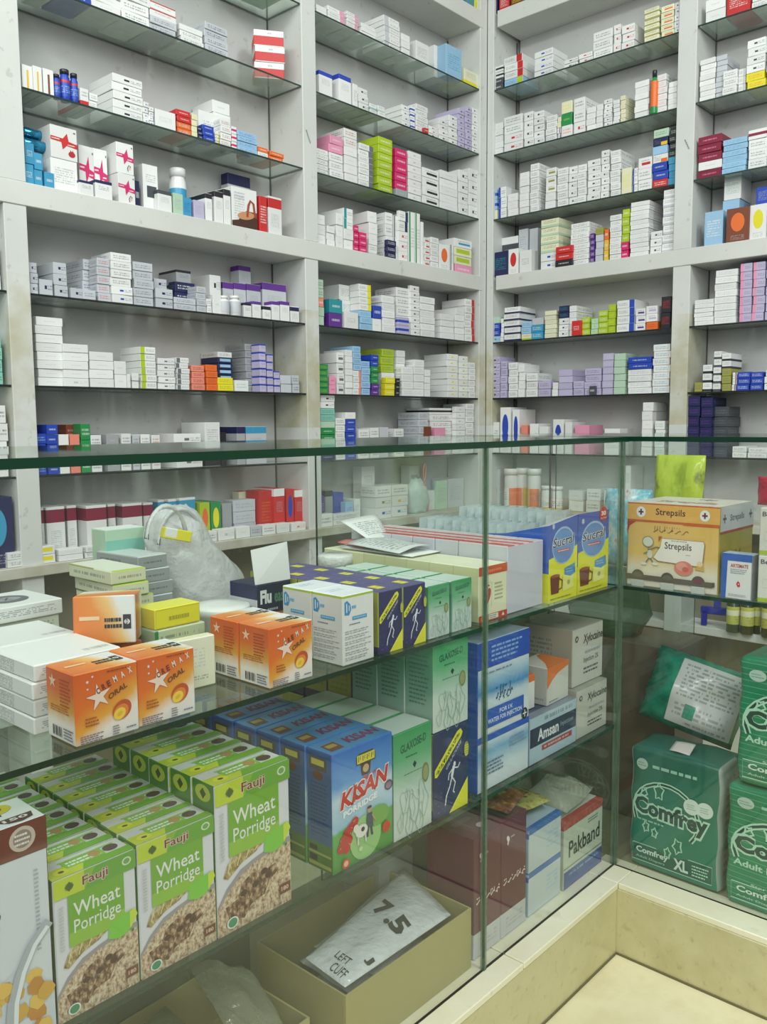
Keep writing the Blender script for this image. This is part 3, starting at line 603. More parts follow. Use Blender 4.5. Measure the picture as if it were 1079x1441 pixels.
bottle_px('L', 246, 266, 236, Z['BM'], .06, 'bottle', 'wh', carton('wh', [(0, 1, .5, .85, 'cy')], [(.1, .9, .1, .4, 3, 'tx')]), 'wh', 'white bottle with a sky-blue label on the beam ledge, far-left bay', 'bottle', None, neck=.85)
bottle_px('R', 914, 924, 98, Z['A2'], .001, 'bottle', 'gn', flat('og'), 'bk', 'slim green bottle with orange label and black cap leaning before white boxes', 'bottle', None, neck=.55, z0=.16, z1=.74)
for i, (x0, x1, y) in enumerate(((312, 326, 416), (328, 342, 416))):
    bottle_px('L', x0, x1, y, Z['B4'], .004, 'bottle', 'wh', flat('sv'), 'wh', 'small white dropper bottle, %s of two beside purple-topped boxes' % ('left' if i == 0 else 'right'), 'bottle', 'white dropper bottles', neck=.7)
OR = carton('og', [(0, .3, 0, 1, 'am'), (.55, .75, 0, 1, 'wh')], [(.3, .7, .3, .8, 4, 'tx')])
for i, (x0, x1, y, c) in enumerate(((706, 722, 660, OR), (723, 738, 659, OR), (739, 755, 660, OR), (759, 772, 684, None), (774, 787, 685, None))):
    tall = i < 3
    bottle_px('R', x0, x1, y, Z['BN'], .015+.02*(i % 2) if tall else .002, 'pill_jar', 'wh', OR if tall else carton('wh', [(0, 1, 0, .2, 'am')], [(.1, .9, .3, .8, 3, 'tx')]), 'wh',
        ('tall white jar with orange label on the bench, %s of three' % ('left', 'middle', 'right')[i]) if tall else 'short white jar beside the orange-labelled jars, %s of two' % ('left', 'right')[i-3], 'jar', 'jars on the bench behind the sachets', neck=.95, z0=.05, z1=.5)
for i, (x0, x1) in enumerate(((1020, 1039), (1040, 1059), (1060, 1070), (1070, 1089))):
    bottle_px('R', x0, x1, 832, Z['LO'], -.02+.02*(i % 3 == 2)*1.5, 'syrup_bottle', (60, 62, 20), carton((190, 190, 90), [(0, 1, .5, .8, 'cr')], [(.1, .9, .1, .5, 3, 'ol')]), 'wh',
        'dark glass syrup bottle with yellow label on the low ledge, %s from the pane edge' % NTH[i], 'bottle', 'syrup bottles on the low ledge', neck=.5, z0=.2, z1=.62)
# metallic blue tubes and open white carton
for i, (y, dd) in enumerate(((181, .05), (196, .035))):
    A = on(34, y, 1, WY+dd); B = on(67, y+9, 1, WY+dd); r = .012
    o = link('foil_roll', lathe([(r*.9, 0), (r, .002), (r, B.x-A.x-.002), (r*.9, B.x-A.x)], 20), None, [flat('cy', .12, .8)])
    o.location = (A.x, WY+dd+.012, A.z-.004); o.rotation_euler = (0, R(90), 0); tag(o, 'shiny blue foil roll lying above the cyan boxes, %s of two' % ('upper', 'lower')[i], 'roll', 'blue foil rolls')
def sheet(name, pts, m, lab, cat, thick=.0006, bend=0, group=None, sub=6):
    """thin bendable sheet from four world corners (a b c d), with real thickness"""
    a, b, c, d = map(Vector, pts); n = (b-a).cross(d-a).normalized(); vs = []; fs = []; uvs = []
    rn = random.Random(len(lab))
    for s in (0, 1):
        for j in range(sub+1):
            for i in range(sub+1):
                u, v = i/sub, j/sub; P = (a*(1-u)+b*u)*(1-v)+(d*(1-u)+c*u)*v
                vs.append(P+n*(bend*math.sin(math.pi*u)*(.4+.6*v)+(thick if s else 0)+abs(bend)*.25*math.sin(5*u+3*v+len(lab))))
    N = (sub+1)**2
    for j in range(sub):
        for i in range(sub):
            q = j*(sub+1)+i; f = (q, q+1, q+sub+2, q+sub+1); fs.append(f[::-1]); fs.append(tuple(N+k for k in f))
    rim = [i for i in range(sub+1)]+[(j+1)*(sub+1)-1 for j in range(1, sub+1)]+[sub*(sub+1)+i for i in range(sub-1, -1, -1)]+[j*(sub+1) for j in range(sub-1, 0, -1)]
    for k in range(len(rim)): p, q = rim[k], rim[(k+1) % len(rim)]; fs.append((p, q, N+q, N+p))
    for f in fs:
        for v in f: k = v % N; uvs.append(((k % (sub+1))/sub, (k//(sub+1))/sub))
    o = link(name, mesh(vs, fs, None, uvs, True), None, [m])
    if lab: tag(o, lab, cat, group)
    return o

# ------------------------------------------------------------------ the two glass counters
GY, GX = .765, 1.530      # panes
SY, SX = .735, 1.495      # slab edges
U, LW, K = .713, .434, .145
def counter(name, lab):
    e = bpy.data.objects.new(name, None); COL.objects.link(e); tag(e, lab, 'counter', 'glass display counters'); return e
cl = counter('glass_counter', 'long glass display counter with two glass shelves full of cartons, stone base'); cr = counter('glass_counter', 'glass display counter on the right holding green diaper packs, stone base')
cl.location = (.9, GY, 0); cr.location = (GX, .2, 0)
def cpart(e, o): o.parent = e; o.matrix_parent_inverse = Matrix.Translation(-e.location); return o
X0, Y0, BY, BX = -.45, -.45, 1.18, 1.95
cpart(cl, glass_slab('top_slab', None, X0, SX-.0005, SY, BY, 1.03-.037, 1.03-.0275, TOP_G, EDGE, 2))
cpart(cr, glass_slab('top_slab', None, SX, BX, Y0, BY, 1.03-.036, 1.03-.0272, TOP_G, EDGE_D, 2))
cpart(cl, glass_slab('front_pane', None, X0, 1.082, GY, GY+.005, K, .992, CLEAR, EDGE_D, 1))
cpart(cl, glass_slab('front_pane', None, 1.0845, GX, GY, GY+.005, K, .992, CLEAR, EDGE_D, 1))
cpart(cr, glass_slab('front_pane', None, GX, GX+.005, Y0, GY-.001, K, .992, CLEAR, EDGE_D, 0))
cpart(cl, glass_slab('back_pane', None, 1.10, BX-.025, BY-.02, BY-.015, K, .992, GREEN_G, EDGE_D, 1))
cpart(cr, glass_slab('back_pane', None, BX-.02, BX-.015, .78, BY-.03, K, .992, GREEN_G, EDGE_D, 0))
for a, b in ((X0, 1.082), (1.0845, GX-.002)):
    cpart(cl, glass_slab('glass_shelf', None, a, b, GY+.006, BY-.025, U-.007, U, LOW_G, EDGE_D, 2))
    cpart(cl, glass_slab('glass_shelf', None, a, b, GY+.006, BY-.025, LW-.007, LW, LOW_G, EDGE_D, 2))
cpart(cr, glass_slab('glass_shelf', None, GX+.010, BX-.025, Y0, BY-.035, U-.007, U, LOW_G, EDGE_D, 2))
cpart(cl, prim('base', None, [(X0, 1.472, .729, BY, 0, K-.012)], [KICK], .002)); cpart(cr, prim('base', None, [(1.472, BX, Y0, BY, 0, K-.012)], [KICK], .002))
cpart(cl, prim('pane_joint', None, [(1.080, 1.0865, GY-.0015, GY+.0065, K, .992)], [JOINT], 0)); cpart(cr, prim('pane_joint', None, [(GX-.002, GX+.009, GY-.002, GY+.008, K, .992)], [JOINT], 0))
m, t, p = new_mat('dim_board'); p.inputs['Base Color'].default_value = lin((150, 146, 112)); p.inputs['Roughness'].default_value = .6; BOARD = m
for a, b in ((X0, .30), (.302, .72), (.722, 1.14), (1.142, 1.471)):
    cpart(cl, prim('ledge_stone', None, [(a, b, .727, .80, K-.012, K)], [LEDGE], .0015))
for a, b in ((Y0, .0), (.002, .38), (.382, .728)):
    cpart(cr, prim('ledge_stone', None, [(1.4725, 1.56, a, b, K-.012, K)], [LEDGE], .0015))
cpart(cr, prim('ledge_stone', None, [(1.4725, 1.56, .7285, .80, K-.012, K)], [LEDGE], .0015))
cpart(cl, prim('bottom_board', None, [(X0, 1.471, .801, BY, K-.011, K-.0005)], [BOARD], 0)); cpart(cr, prim('bottom_board', None, [(1.561, BX, Y0, BY, K-.011, K-.0005)], [BOARD], 0))

GRIME = speck([(70, 66, 44), (110, 104, 72), (150, 142, 104)], 6, 'grime', .8)
cpart(cl, prim('skirting_joint', None, [(X0, 1.470, .7265, .7288, 0, .004)], [GRIME], 0)); cpart(cr, prim('skirting_joint', None, [(1.4695, 1.4718, Y0, .7262, 0, .004)], [GRIME], 0))
# ------------------------------------------------------------------ cartons in the counters
def place(nm_, x0, y0, z, w, d, h, mats, lab, cat='box', group=None, rot=0, face='L', c=.0012):
    """x0,y0: front-left bottom corner of the carton. face L looks to -Y, face R looks to -X (x0,y0 is then its picture-left corner)"""
    me = box_me(w, d, h, mats, c); o = bpy.data.objects.new(nm_, me); COL.objects.link(o)
    a = R(rot)+(0 if face == 'L' else R(-90)); rx = Vector((math.cos(a), math.sin(a), 0)); ry = Vector((-math.sin(a), math.cos(a), 0))
    o.location = Vector((x0, y0, z+.0004))+rx*w/2+ry*d/2; o.rotation_euler = (0, 0, a)
    tag(o, lab, cat, group); o['dims'] = (w, d, h); return o
def copy_tree(o, loc, label, rot=None):
    c = o.copy(); COL.objects.link(c); c.location = loc; c['label'] = label
    if rot is not None: c.rotation_euler = rot
    for ch in o.children:
        k = ch.copy(); COL.objects.link(k); k.parent = c
    assert 4 <= len(label.split()) <= 16, label
    return c
# --- orange sachet boxes
w, d, h = .071, .057, .0735
OG = grad([(0, 'wh'), (.28, (236, 225, 215)), (.42, (228, 165, 60)), (.62, (224, 112, 42)), (1, (214, 92, 38))], 118, .12)
OGS = grad([(0, 'wh'), (.25, (236, 228, 218)), (.45, (214, 160, 60)), (.7, (214, 104, 40)), (1, (206, 88, 36))], 90, .1)
OGT = grad([(0, (222, 110, 45)), (.45, (228, 140, 60)), (.62, (232, 190, 120)), (.75, 'wh'), (1, 'wh')], 20, .1)
def orange_box(x, y, z, lab, rot=0):
    o = place('sachet_box', x, y, z, w, d, h, [OG, OGS, OGT], lab, group='orange sachet boxes', rot=rot)
    a = Art(w, h); star = []
    for i in range(10):
        r = .21 if i % 2 == 0 else .075; t_ = R(100+36*i); star.append((.37+r*math.cos(t_), .62+r*math.sin(t_)*w/h))
    a.poly(star, (238, 214, 200)); a.line(star, .008, (160, 60, 40), True)
    for x_, y_, r in ((.2, .86, .03), (.28, .92, .022), (.2, .76, .022)):
        st = [(x_+(r if i % 2 == 0 else r*.4)*math.cos(R(90+36*i)), y_+(r if i % 2 == 0 else r*.4)*math.sin(R(90+36*i))) for i in range(10)]; a.poly(st, 'wh')
    for ch, x_, y_, c in zip('CREMAX', (.33, .42, .50, .60, .72, .84), (.66, .70, .73, .77, .81, .85), ((120, 50, 40), (120, 50, 40), (120, 50, 40), 'og', 'og', 'wh')):
        a.text(ch, x_, y_, x_+.055, y_+.09, 'wh' if c == 'og' else c, .03, 0, 18)
    a.text('ORAL', .50, .60, .82, .68, (110, 60, 40), .02, .2, 24)
    a.ell(.72, .36, .16, .13, (190, 80, 45), rot=35); a.ell(.70, .33, .13, .10, (222, 130, 50), rot=35); a.ell(.68, .31, .10, .078, (238, 205, 70), rot=30); a.ell(.68, .31, .05, .03, (226, 180, 60), rot=30)
    a.small(.06, .02, .42, .14, 4, (120, 110, 130), 3); a.small(.56, .03, .68, .17, 4, (120, 110, 130), 4); a.small(.78, .07, .96, .11, 1, (120, 110, 130), 5)
    a.small(.14, .24, .36, .38, 3, (170, 80, 40), 8); a.small(.5, .93, .86, .97, 1, (150, 60, 30), 9)
    a.build(o, 'front', (w, d, h))
    b = Art(d, h); st = [(.25+(.14 if i % 2 == 0 else .05)*math.cos(R(90+36*i)), .82+(.14 if i % 2 == 0 else .05)*math.sin(R(90+36*i))*d/h) for i in range(10)]; b.poly(st, (236, 200, 175))
    b.small(.5, .5, .9, .9, 8, (180, 70, 35), 2); b.small(.15, .4, .9, .5, 3, (180, 90, 45), 6)
    for k in range(9): b.rect(.2+.04*k, .06, .2+.04*k+(.014 if k % 3 else .026), .2, 'bk')
    b.small(.6, .05, .95, .22, 4, (110, 100, 120), 6); b.build(o, 'left', (w, d, h))
    c = Art(w, d); c.rect(.1, .5, .42, .58, (236, 200, 160)); c.small(.5, .3, .78, .56, 2, 'bk', 3, .6, .05); c.rect(.8, .3, .93, .6, 'bk'); c.ell(.865, .45, .045, .055, 'wh'); c.text('D', .845, .4, .885, .5, 'bk', .03); c.build(o, 'top', (w, d, h))
    return o
ob = orange_box(.406, .778, U, 'orange sachet box standing leftmost at the pane, by the pile of white cartons')
copy_tree(ob, ob.location+Vector((.0725, .002, 0)), 'orange sachet box touching the leftmost one, before the cream box', (0, 0, R(-2)))
copy_tree(ob, ob.location+Vector((.249, 0, 0)), 'orange sachet box at the pane just left of the white lime-topped boxes')
copy_tree(ob, Vector((on(335, 900, 1, .836).x+w/2, .836+d/2, U+.0004)), 'orange sachet box half hidden behind another, right of the cream box', (0, 0, 0))
tb = copy_tree(ob, Vector((.545, .985, U+.112)), 'orange sachet box tipped on its back with its printed lid facing forward', (R(84), 0, R(-38)))
tb.location = (.566, .975, .7935)
place('sachet_box', .500, .938, U, .080, .060, .050, [OGS, OGS, OGT], 'orange sachet box under the tipped one, mostly hidden', group='orange sachet boxes', rot=-4)
# --- pile of long white cartons at the far left
WC = [carton('wh', [], [(.08, .9, .3, .75, 4, 'tx')]), carton('wh', [], [(.15, .55, .12, .88, 9, 'tx')]), carton('wh', [], [(.65, .95, .1, .28, 1, 'tx')])]
for k in range(4):
    place('flat_carton', .394+.001*k*(k % 2), .841, U+k*.0185, .100, .098, .018, WC, 'long white printed carton by the orange boxes, %s of a pile of four' % ('bottom', 'second from bottom', 'third from bottom', 'topmost')[k], group='white cartons piled by the orange boxes', rot=.6*(k % 2), c=.0015)
for k in range(4):
    place('flat_carton', .400, .943, U+k*.0185, .100, .095, .018, WC, 'long white carton in the rear pile behind the front cartons, %s of four' % ('bottom', 'second', 'third', 'topmost')[k], group='white cartons in the rear pile', c=.0015)
# --- round logo carton and the pale ones under it
PC = [carton((206, 212, 196), [], [(.1, .9, .3, .7, 2, 'tx')]), carton((200, 208, 190), [], [(.1, .9, .2, .8, 3, 'tx')]), carton((214, 218, 206))]
zz = U
for k, hh in enumerate((.018, .018, .018, .018)):
    place('flat_carton', .452, 1.05, zz, .082, .085, hh, PC, 'pale greenish carton under the round-emblem one, %s of four' % ('bottom', 'second', 'third', 'topmost')[k], group='pale cartons under the emblem carton', rot=(-3, 4, -5, 2)[k]); zz += hh+.0006
o = place('flat_carton', .446, 1.045, zz, .092, .095, .02, [WC[0], WC[1], carton('wh')], 'white carton with a big dark round emblem on its lid, topmost left', rot=3)
a = Art(.092, .095); a.ell(.45, .5, .3, .26, (95, 98, 104)); a.ell(.45, .5, .2, .12, (150, 152, 156)); a.text('X', .38, .42, .52, .58, (60, 62, 68), .03); a.build(o, 'top', (.092, .095, .02))
# --- cream stack, pale green box, grey stack
CC = [carton((212, 216, 186), [(0, 1, 0, .08, 'lm')], [(.2, .85, .3, .65, 1, 'tx')]), carton((208, 212, 180), [(.0, .6, .9, 1, 'ol')], [(.1, .85, .3, .7, 1, 'tx')]), carton((222, 224, 208), [(0, 1, 0, .05, 'lm')])]
zz = U; offs = [(.0, .0), (.002, .004), (-.001, 0), (.0, .002), (-.003, 0), (-.012, 0), (-.014, 0)]
for k in range(7):
    dx, dy = offs[k]
    place('flat_carton', .590+dx+.004, 1.0+dy, zz, .052, .11, .0178, CC, 'cream flat carton with lime edging, %s in the leaning stack of seven' % ('bottom', 'second', 'third', 'fourth', 'fifth', 'sixth', 'topmost')[k], group='cream cartons in the leaning stack', rot=(-2, 1, -1, 3, 1, -3, 0)[k]); zz += .0184
GC = [carton((150, 156, 156), [], [(.2, .8, .35, .6, 1, 'dg')]), carton((158, 164, 164), [], [(.1, .6, .3, .7, 1, 'dg')]), carton((196, 204, 204))]
zz = U
for k in range(7):
    place('flat_carton', .657+(.003, .001, .002, -.001, .001, -.004, -.006)[k], 1.05, zz, .05, .10, .0186, GC, 'silver-grey carton beside the cream stack, %s of seven' % ('bottom', 'second', 'third', 'fourth', 'fifth', 'sixth', 'topmost')[k], group='silver-grey cartons beside the cream stack', rot=(3, 0, 2, -1, 1, 0, 4)[k]); zz += .0192
place('flat_carton', .652, 1.165-.03, U, .065, .04, .165, [carton('pg', [(0, 1, .75, .9, 'aq')], [(.1, .9, .3, .7, 4, 'gn')]), carton('pg'), carton('wh')], 'pale mint carton standing behind the grey cartons')
# --- yellow, mint and cream cartons in front
place('flat_carton', .586, .912, U, .075, .045, .062, [carton((196, 214, 176), [(0, .06, 0, 1, 'gn')], [(.1, .9, .55, .9, 3, 'tx')]), carton('pg'), carton('wh')], 'pale mint carton standing between the yellow and cream cartons', rot=0)
o = place('flat_carton', .588, .915, U+.0628, .068, .042, .026, [flat((226, 222, 40), .3), flat((214, 206, 50), .35), flat((232, 228, 70), .3)], 'bright yellow glossy carton lying above the mint one')
a = Art(.068, .026); a.line([(.02, .06), (.98, .06), (.98, .94), (.02, .94)], .008, (170, 160, 30), True); a.small(.3, .3, .74, .62, 1, (176, 168, 30), 2, .6, 0); a.build(o, 'front', (.068, .042, .026))
o = place('flat_carton', .557, .852, U, .07, .016, .062, [carton((226, 228, 206), [], [(.2, .85, .15, .25, 2, 'tx'), (.2, .8, .4, .8, 6, 'sv')]), carton('cr'), carton('cr')], 'plain cream carton standing right of the orange boxes', rot=-5)
# --- flu box with raised flap
w, d, h = .066, .062, .086
o = place('medicine_carton', .783, .955, U, w, d, h, [flat((30, 36, 62), .4), carton((200, 204, 208), [(0, 1, .75, 1, 'nv'), (0, 1, .0, .1, 'nv')], [(.1, .9, .2, .65, 6, 'tx')]), flat((40, 44, 66))], 'navy flu remedy box with its white lid flap standing open', c=.001)
a = Art(w, h); a.text('Flu', .10, .66, .42, .9, 'wh', .05); a.text('ease', .50, .66, .88, .82, (80, 130, 100), .03); a.rect(.08, .42, 1, .49, (190, 100, 60)); a.small(.3, .52, .7, .6, 1, (170, 175, 185), 2); a.small(.1, .1, .9, .36, 4, (150, 100, 70), 4); a.build(o, 'front', (w, d, h))
fl = mesh([(-.033, -.029, h+.0006), (.033, -.03, h+.0006), (.035, -.022, h+.056), (-.031, -.018, h+.05), (-.033, -.028, h+.0006), (.033, -.029, h+.0006), (.035, -.021, h+.056), (-.031, -.017, h+.05)],
    [(0, 1, 2, 3), (7, 6, 5, 4), (0, 4, 5, 1), (1, 5, 6, 2), (2, 6, 7, 3), (3, 7, 4, 0)]); link('lid_flap', fl, o, [flat('wh', .4)])
# --- white boxes with lime tops
w, d, h = .060, .058, .094
LM = [carton('wh', [(0, 1, .955, 1, 'lm')]), carton((214, 216, 214), [(0, 1, .955, 1, 'lm')]), carton((232, 236, 240), [], [(.15, .6, .5, .75, 2, 'cy')])]
def lime_box(x, y, lab):
    o = place('medicine_carton', x, y, U, w, d, h, LM, lab, group='white lime-topped boxes')
    for face, W_ in (('front', w), ('left', d)):
        a = Art(W_, h); a.poly([(.06, .72), (.06, .90), (.14, .92), (.24, .86), (.26, .78), (.2, .71)], (50, 140, 195)); a.rect(.11, .75, .14, .88, 'wh'); a.rect(.19, .77, .21, .85, 'wh'); a.small(.28, .78, .42, .85, 1, (110, 180, 215), 2, .6, 0)
        a.rect(.3, .63, .76, .68, (50, 150, 200)); a.small(.33, .64, .73, .675, 1, 'lb', 5, .6, 0); a.small(.2, .56, .55, .59, 1, (100, 105, 120), 1)
        for k in range(6): a.small(.06, .44-.075*k, .9, .5-.075*k, 2, (150, 154, 160), k+3, .35)
        a.build(o, face, (w, d, h))
    return o
lb_ = lime_box(.781, .779, 'white box with lime top edge at the pane, left of the striped navy boxes')
copy_tree(lb_, lb_.location+Vector((0, .0595, 0)), 'white lime-topped box right behind the front one, seen at its left')
# --- Dextron and Glaxose boxes
w, d, h = .0505, .0535, .088
NVY = carton((38, 38, 92), [], [])
DT = carton((84, 80, 128), [(.35, .65, .3, .7, 'yl')], [(.4, .6, .4, .6, 1, 'ol')])
def dextron_art(o, w, d, h):
    a = Art(w, h); YL = (222, 222, 50)
    a.poly([(.45, 0), (1, 0), (1, .33)], YL); a.poly([(.45, 0), (1, .33), (1, .31), (.5, 0)], (236, 236, 90))
    a.poly([(.04, .50), (.04, .58), (.68, .93), (.78, .95), (.84, .90), (.80, .85), (.10, .49)], YL); a.poly([(.08, .53), (.10, .57), (.68, .89), (.75, .90), (.74, .87), (.14, .52)], (34, 52, 40))
    a.text('DEXTRON-D', .10, .50, .72, .57, YL, .03, 0, 0, .36)
    a.text('GLUCOSE', .36, .52, .8, .565, (190, 195, 215), .02, 0, 0, .26)
    B = (226, 228, 236)
    a.ell(.60, .56, .035, .03, B); a.line([(.58, .54), (.52, .42)], .07, B); a.line([(.58, .52), (.70, .50), (.76, .55)], .025, B); a.line([(.56, .52), (.44, .47), (.42, .40)], .025, B)
    a.line([(.52, .42), (.62, .34), (.56, .24), (.6, .22)], .03, B); a.line([(.52, .42), (.46, .32), (.36, .22), (.33, .12)], .03, B)
    rn = random.Random(4)
    for _ in range(26): x, y = rn.random()*.6+.02, rn.random()*.42+.03; a.ell(x, y, .009, .006, (150, 155, 190), 5)
    a.ell(.93, .68, .07, .09, (150, 160, 60)); a.small(.88, .6, .99, .74, 5, YL, 3)
    a.build(o, 'front', (w, d, h))
DXM = [NVY, carton((150, 155, 60), [(0, 1, .0, .12, 'nv')], [(.15, .85, .2, .85, 10, (110, 120, 50))]), DT]
def dextron(x, y, z, w, d, h, lab, g='navy glucose boxes'):
    o = place('glucose_box', x, y, z, w, d, h, DXM, lab, group=g); dextron_art(o, w, d, h); return o
d1 = dextron(.853, .782, U, w, d, h, 'navy and yellow glucose box on the upper shelf touching the white lime-topped box')
copy_tree(d1, d1.location+Vector((.0515, .0, 0)), 'navy and yellow glucose box on the upper shelf touching the green boxes')
for r_ in range(1, 5):
    for c_ in range(2):
        copy_tree(d1, d1.location+Vector((.0515*c_, .055*r_, 0)), 'navy glucose box in the %s column behind the pane, row %s from it' % (('left', 'right')[c_], ('', 'two', 'three', 'four', 'five')[r_]))
def glaxose(x, y, z, w, d, h, lab, g):
    F = grad([(0, (200, 212, 206)), (.4, (190, 208, 200)), (.75, (90, 170, 120)), (1, (52, 148, 92))], 90, .05); SD = grad([(0, (150, 176, 168)), (.5, (110, 160, 138)), (1, (50, 140, 90))], 90, .03)
    o = place('glucose_box', x, y, z, w, d, h, [F, SD, carton((196, 214, 204), [(0, 1, 0, .05, 'gn'), (0, 1, .95, 1, 'gn')])], lab, group=g)
    a = Art(w, h); a.text('GLAXOSE-D', .16, .80, .84, .88, (40, 96, 76), .02, 0, 0, .04); a.small(.3, .74, .7, .77, 1, (60, 110, 90), 2)
    a.poly([(.48, .66), (.53, .69), (.58, .66), (.53, .62)], (30, 60, 50)); a.small(.25, .585, .85, .60, 1, (90, 120, 110), 1)
    a.ell(.82, .53, .095, .095, (120, 130, 80)); a.ell(.82, .53, .07, .07, (150, 155, 110))
    L_ = (158, 180, 172)
    rn = random.Random(2)
    for k, (cx, cy, s) in enumerate(((.28, .33, .16), (.5, .24, .17), (.74, .3, .17), (.38, .12, .12), (.66, .12, .13), (.16, .16, .1))):
        pts = [(cx+s*(.9+.25*math.sin(3*t_+k))*math.cos(t_)*.8, cy+s*(.9+.3*math.cos(2*t_+k))*math.sin(t_)) for t_ in [i*math.pi*2/22 for i in range(22)]]; a.line(pts, .014, L_, True)
        a.line([(cx, cy+s*.5), (cx+s*.2, cy), (cx-s*.1, cy-s*.5)], .012, L_)
    for k in range(3): a.line([(.3+.14*k, .46-.03*k), (.34+.14*k, .40), (.3+.16*k, .34)], .013, (130, 160, 150))
    a.build(o, 'front', (w, d, h)); b = Art(d, h); b.small(.15, .3, .85, .9, 12, (70, 120, 100), 3, .4)
    for k in range(8): b.rect(.2+.05*k, .05, .2+.05*k+.02, .12, (60, 90, 80))
    b.build(o, 'left', (w, d, h)); return o
g1 = glaxose(.962, .782, U, .0505, .0555, .079, 'green glucose box on the upper shelf next to the navy ones', 'green glucose boxes on the upper shelf')
copy_tree(g1, g1.location+Vector((.056, 0, 0)), 'green glucose box on the upper shelf at the joint of the panes')
for r_ in range(1, 4):
    for c_ in range(2): copy_tree(g1, g1.location+Vector((.056*c_, .0575*r_, 0)), 'green glucose box on the upper shelf, %s column, row %s from the pane' % (('left', 'right')[c_], ('', 'two', 'three', 'four')[r_]))
# --- heart boxes: cream row running back
w, d, h = .079, .052, .089
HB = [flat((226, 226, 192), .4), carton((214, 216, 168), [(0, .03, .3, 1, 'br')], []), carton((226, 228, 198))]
def heart_box(x, y, lab):
    o = place('medicine_carton', x, y, U, w, d, h, HB, lab, group='cream boxes with a red band')
    a = Art(w, h); a.rect(0, .84, 1, 1, (200, 80, 42)); a.small(.3, .87, .78, .95, 1, (226, 130, 90), 2, .6, 0); a.rect(0, 0, 1, .12, (190, 60, 40)); a.rect(.34, .02, .68, .11, (220, 220, 200)); a.small(.36, .03, .66, .1, 2, 'tx', 3); a.ell(.12, .06, .06, .05, (226, 150, 60)); a.poly([(.8, .03), (.9, .03), (.85, .1)], 'wh')
    a.line([(.16, .28), (.16, .7), (.44, .7), (.44, .28)], .008, (190, 180, 150), True)
    pts = [(.30+.10*math.sin(t_)**3*1.1, .48+(.13*math.cos(t_)-.045*math.cos(2*t_)-.02*math.cos(3*t_))*1.1) for t_ in [i*2*math.pi/24 for i in range(24)]]; a.poly(pts, (176, 44, 48)); a.line([(.3, .58), (.27, .66), (.36, .64)], .03, (150, 40, 50)); a.line([(.27, .4), (.3, .5), (.35, .45)], .01, (120, 24, 34))
    for k in range(5): a.small(.54, .36+.07*k, .86, .40+.07*k, 1, (150, 170, 120), k, .6)
    a.build(o, 'front', (w, d, h)); return o
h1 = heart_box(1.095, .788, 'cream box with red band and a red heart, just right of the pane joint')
for r_ in range(1, 8):
    copy_tree(h1, h1.location+Vector((.0, .0535*r_*.93, 0)), 'cream box in the row running back from the heart box, %s in line' % NTH[r_]) if r_ < 7 else None
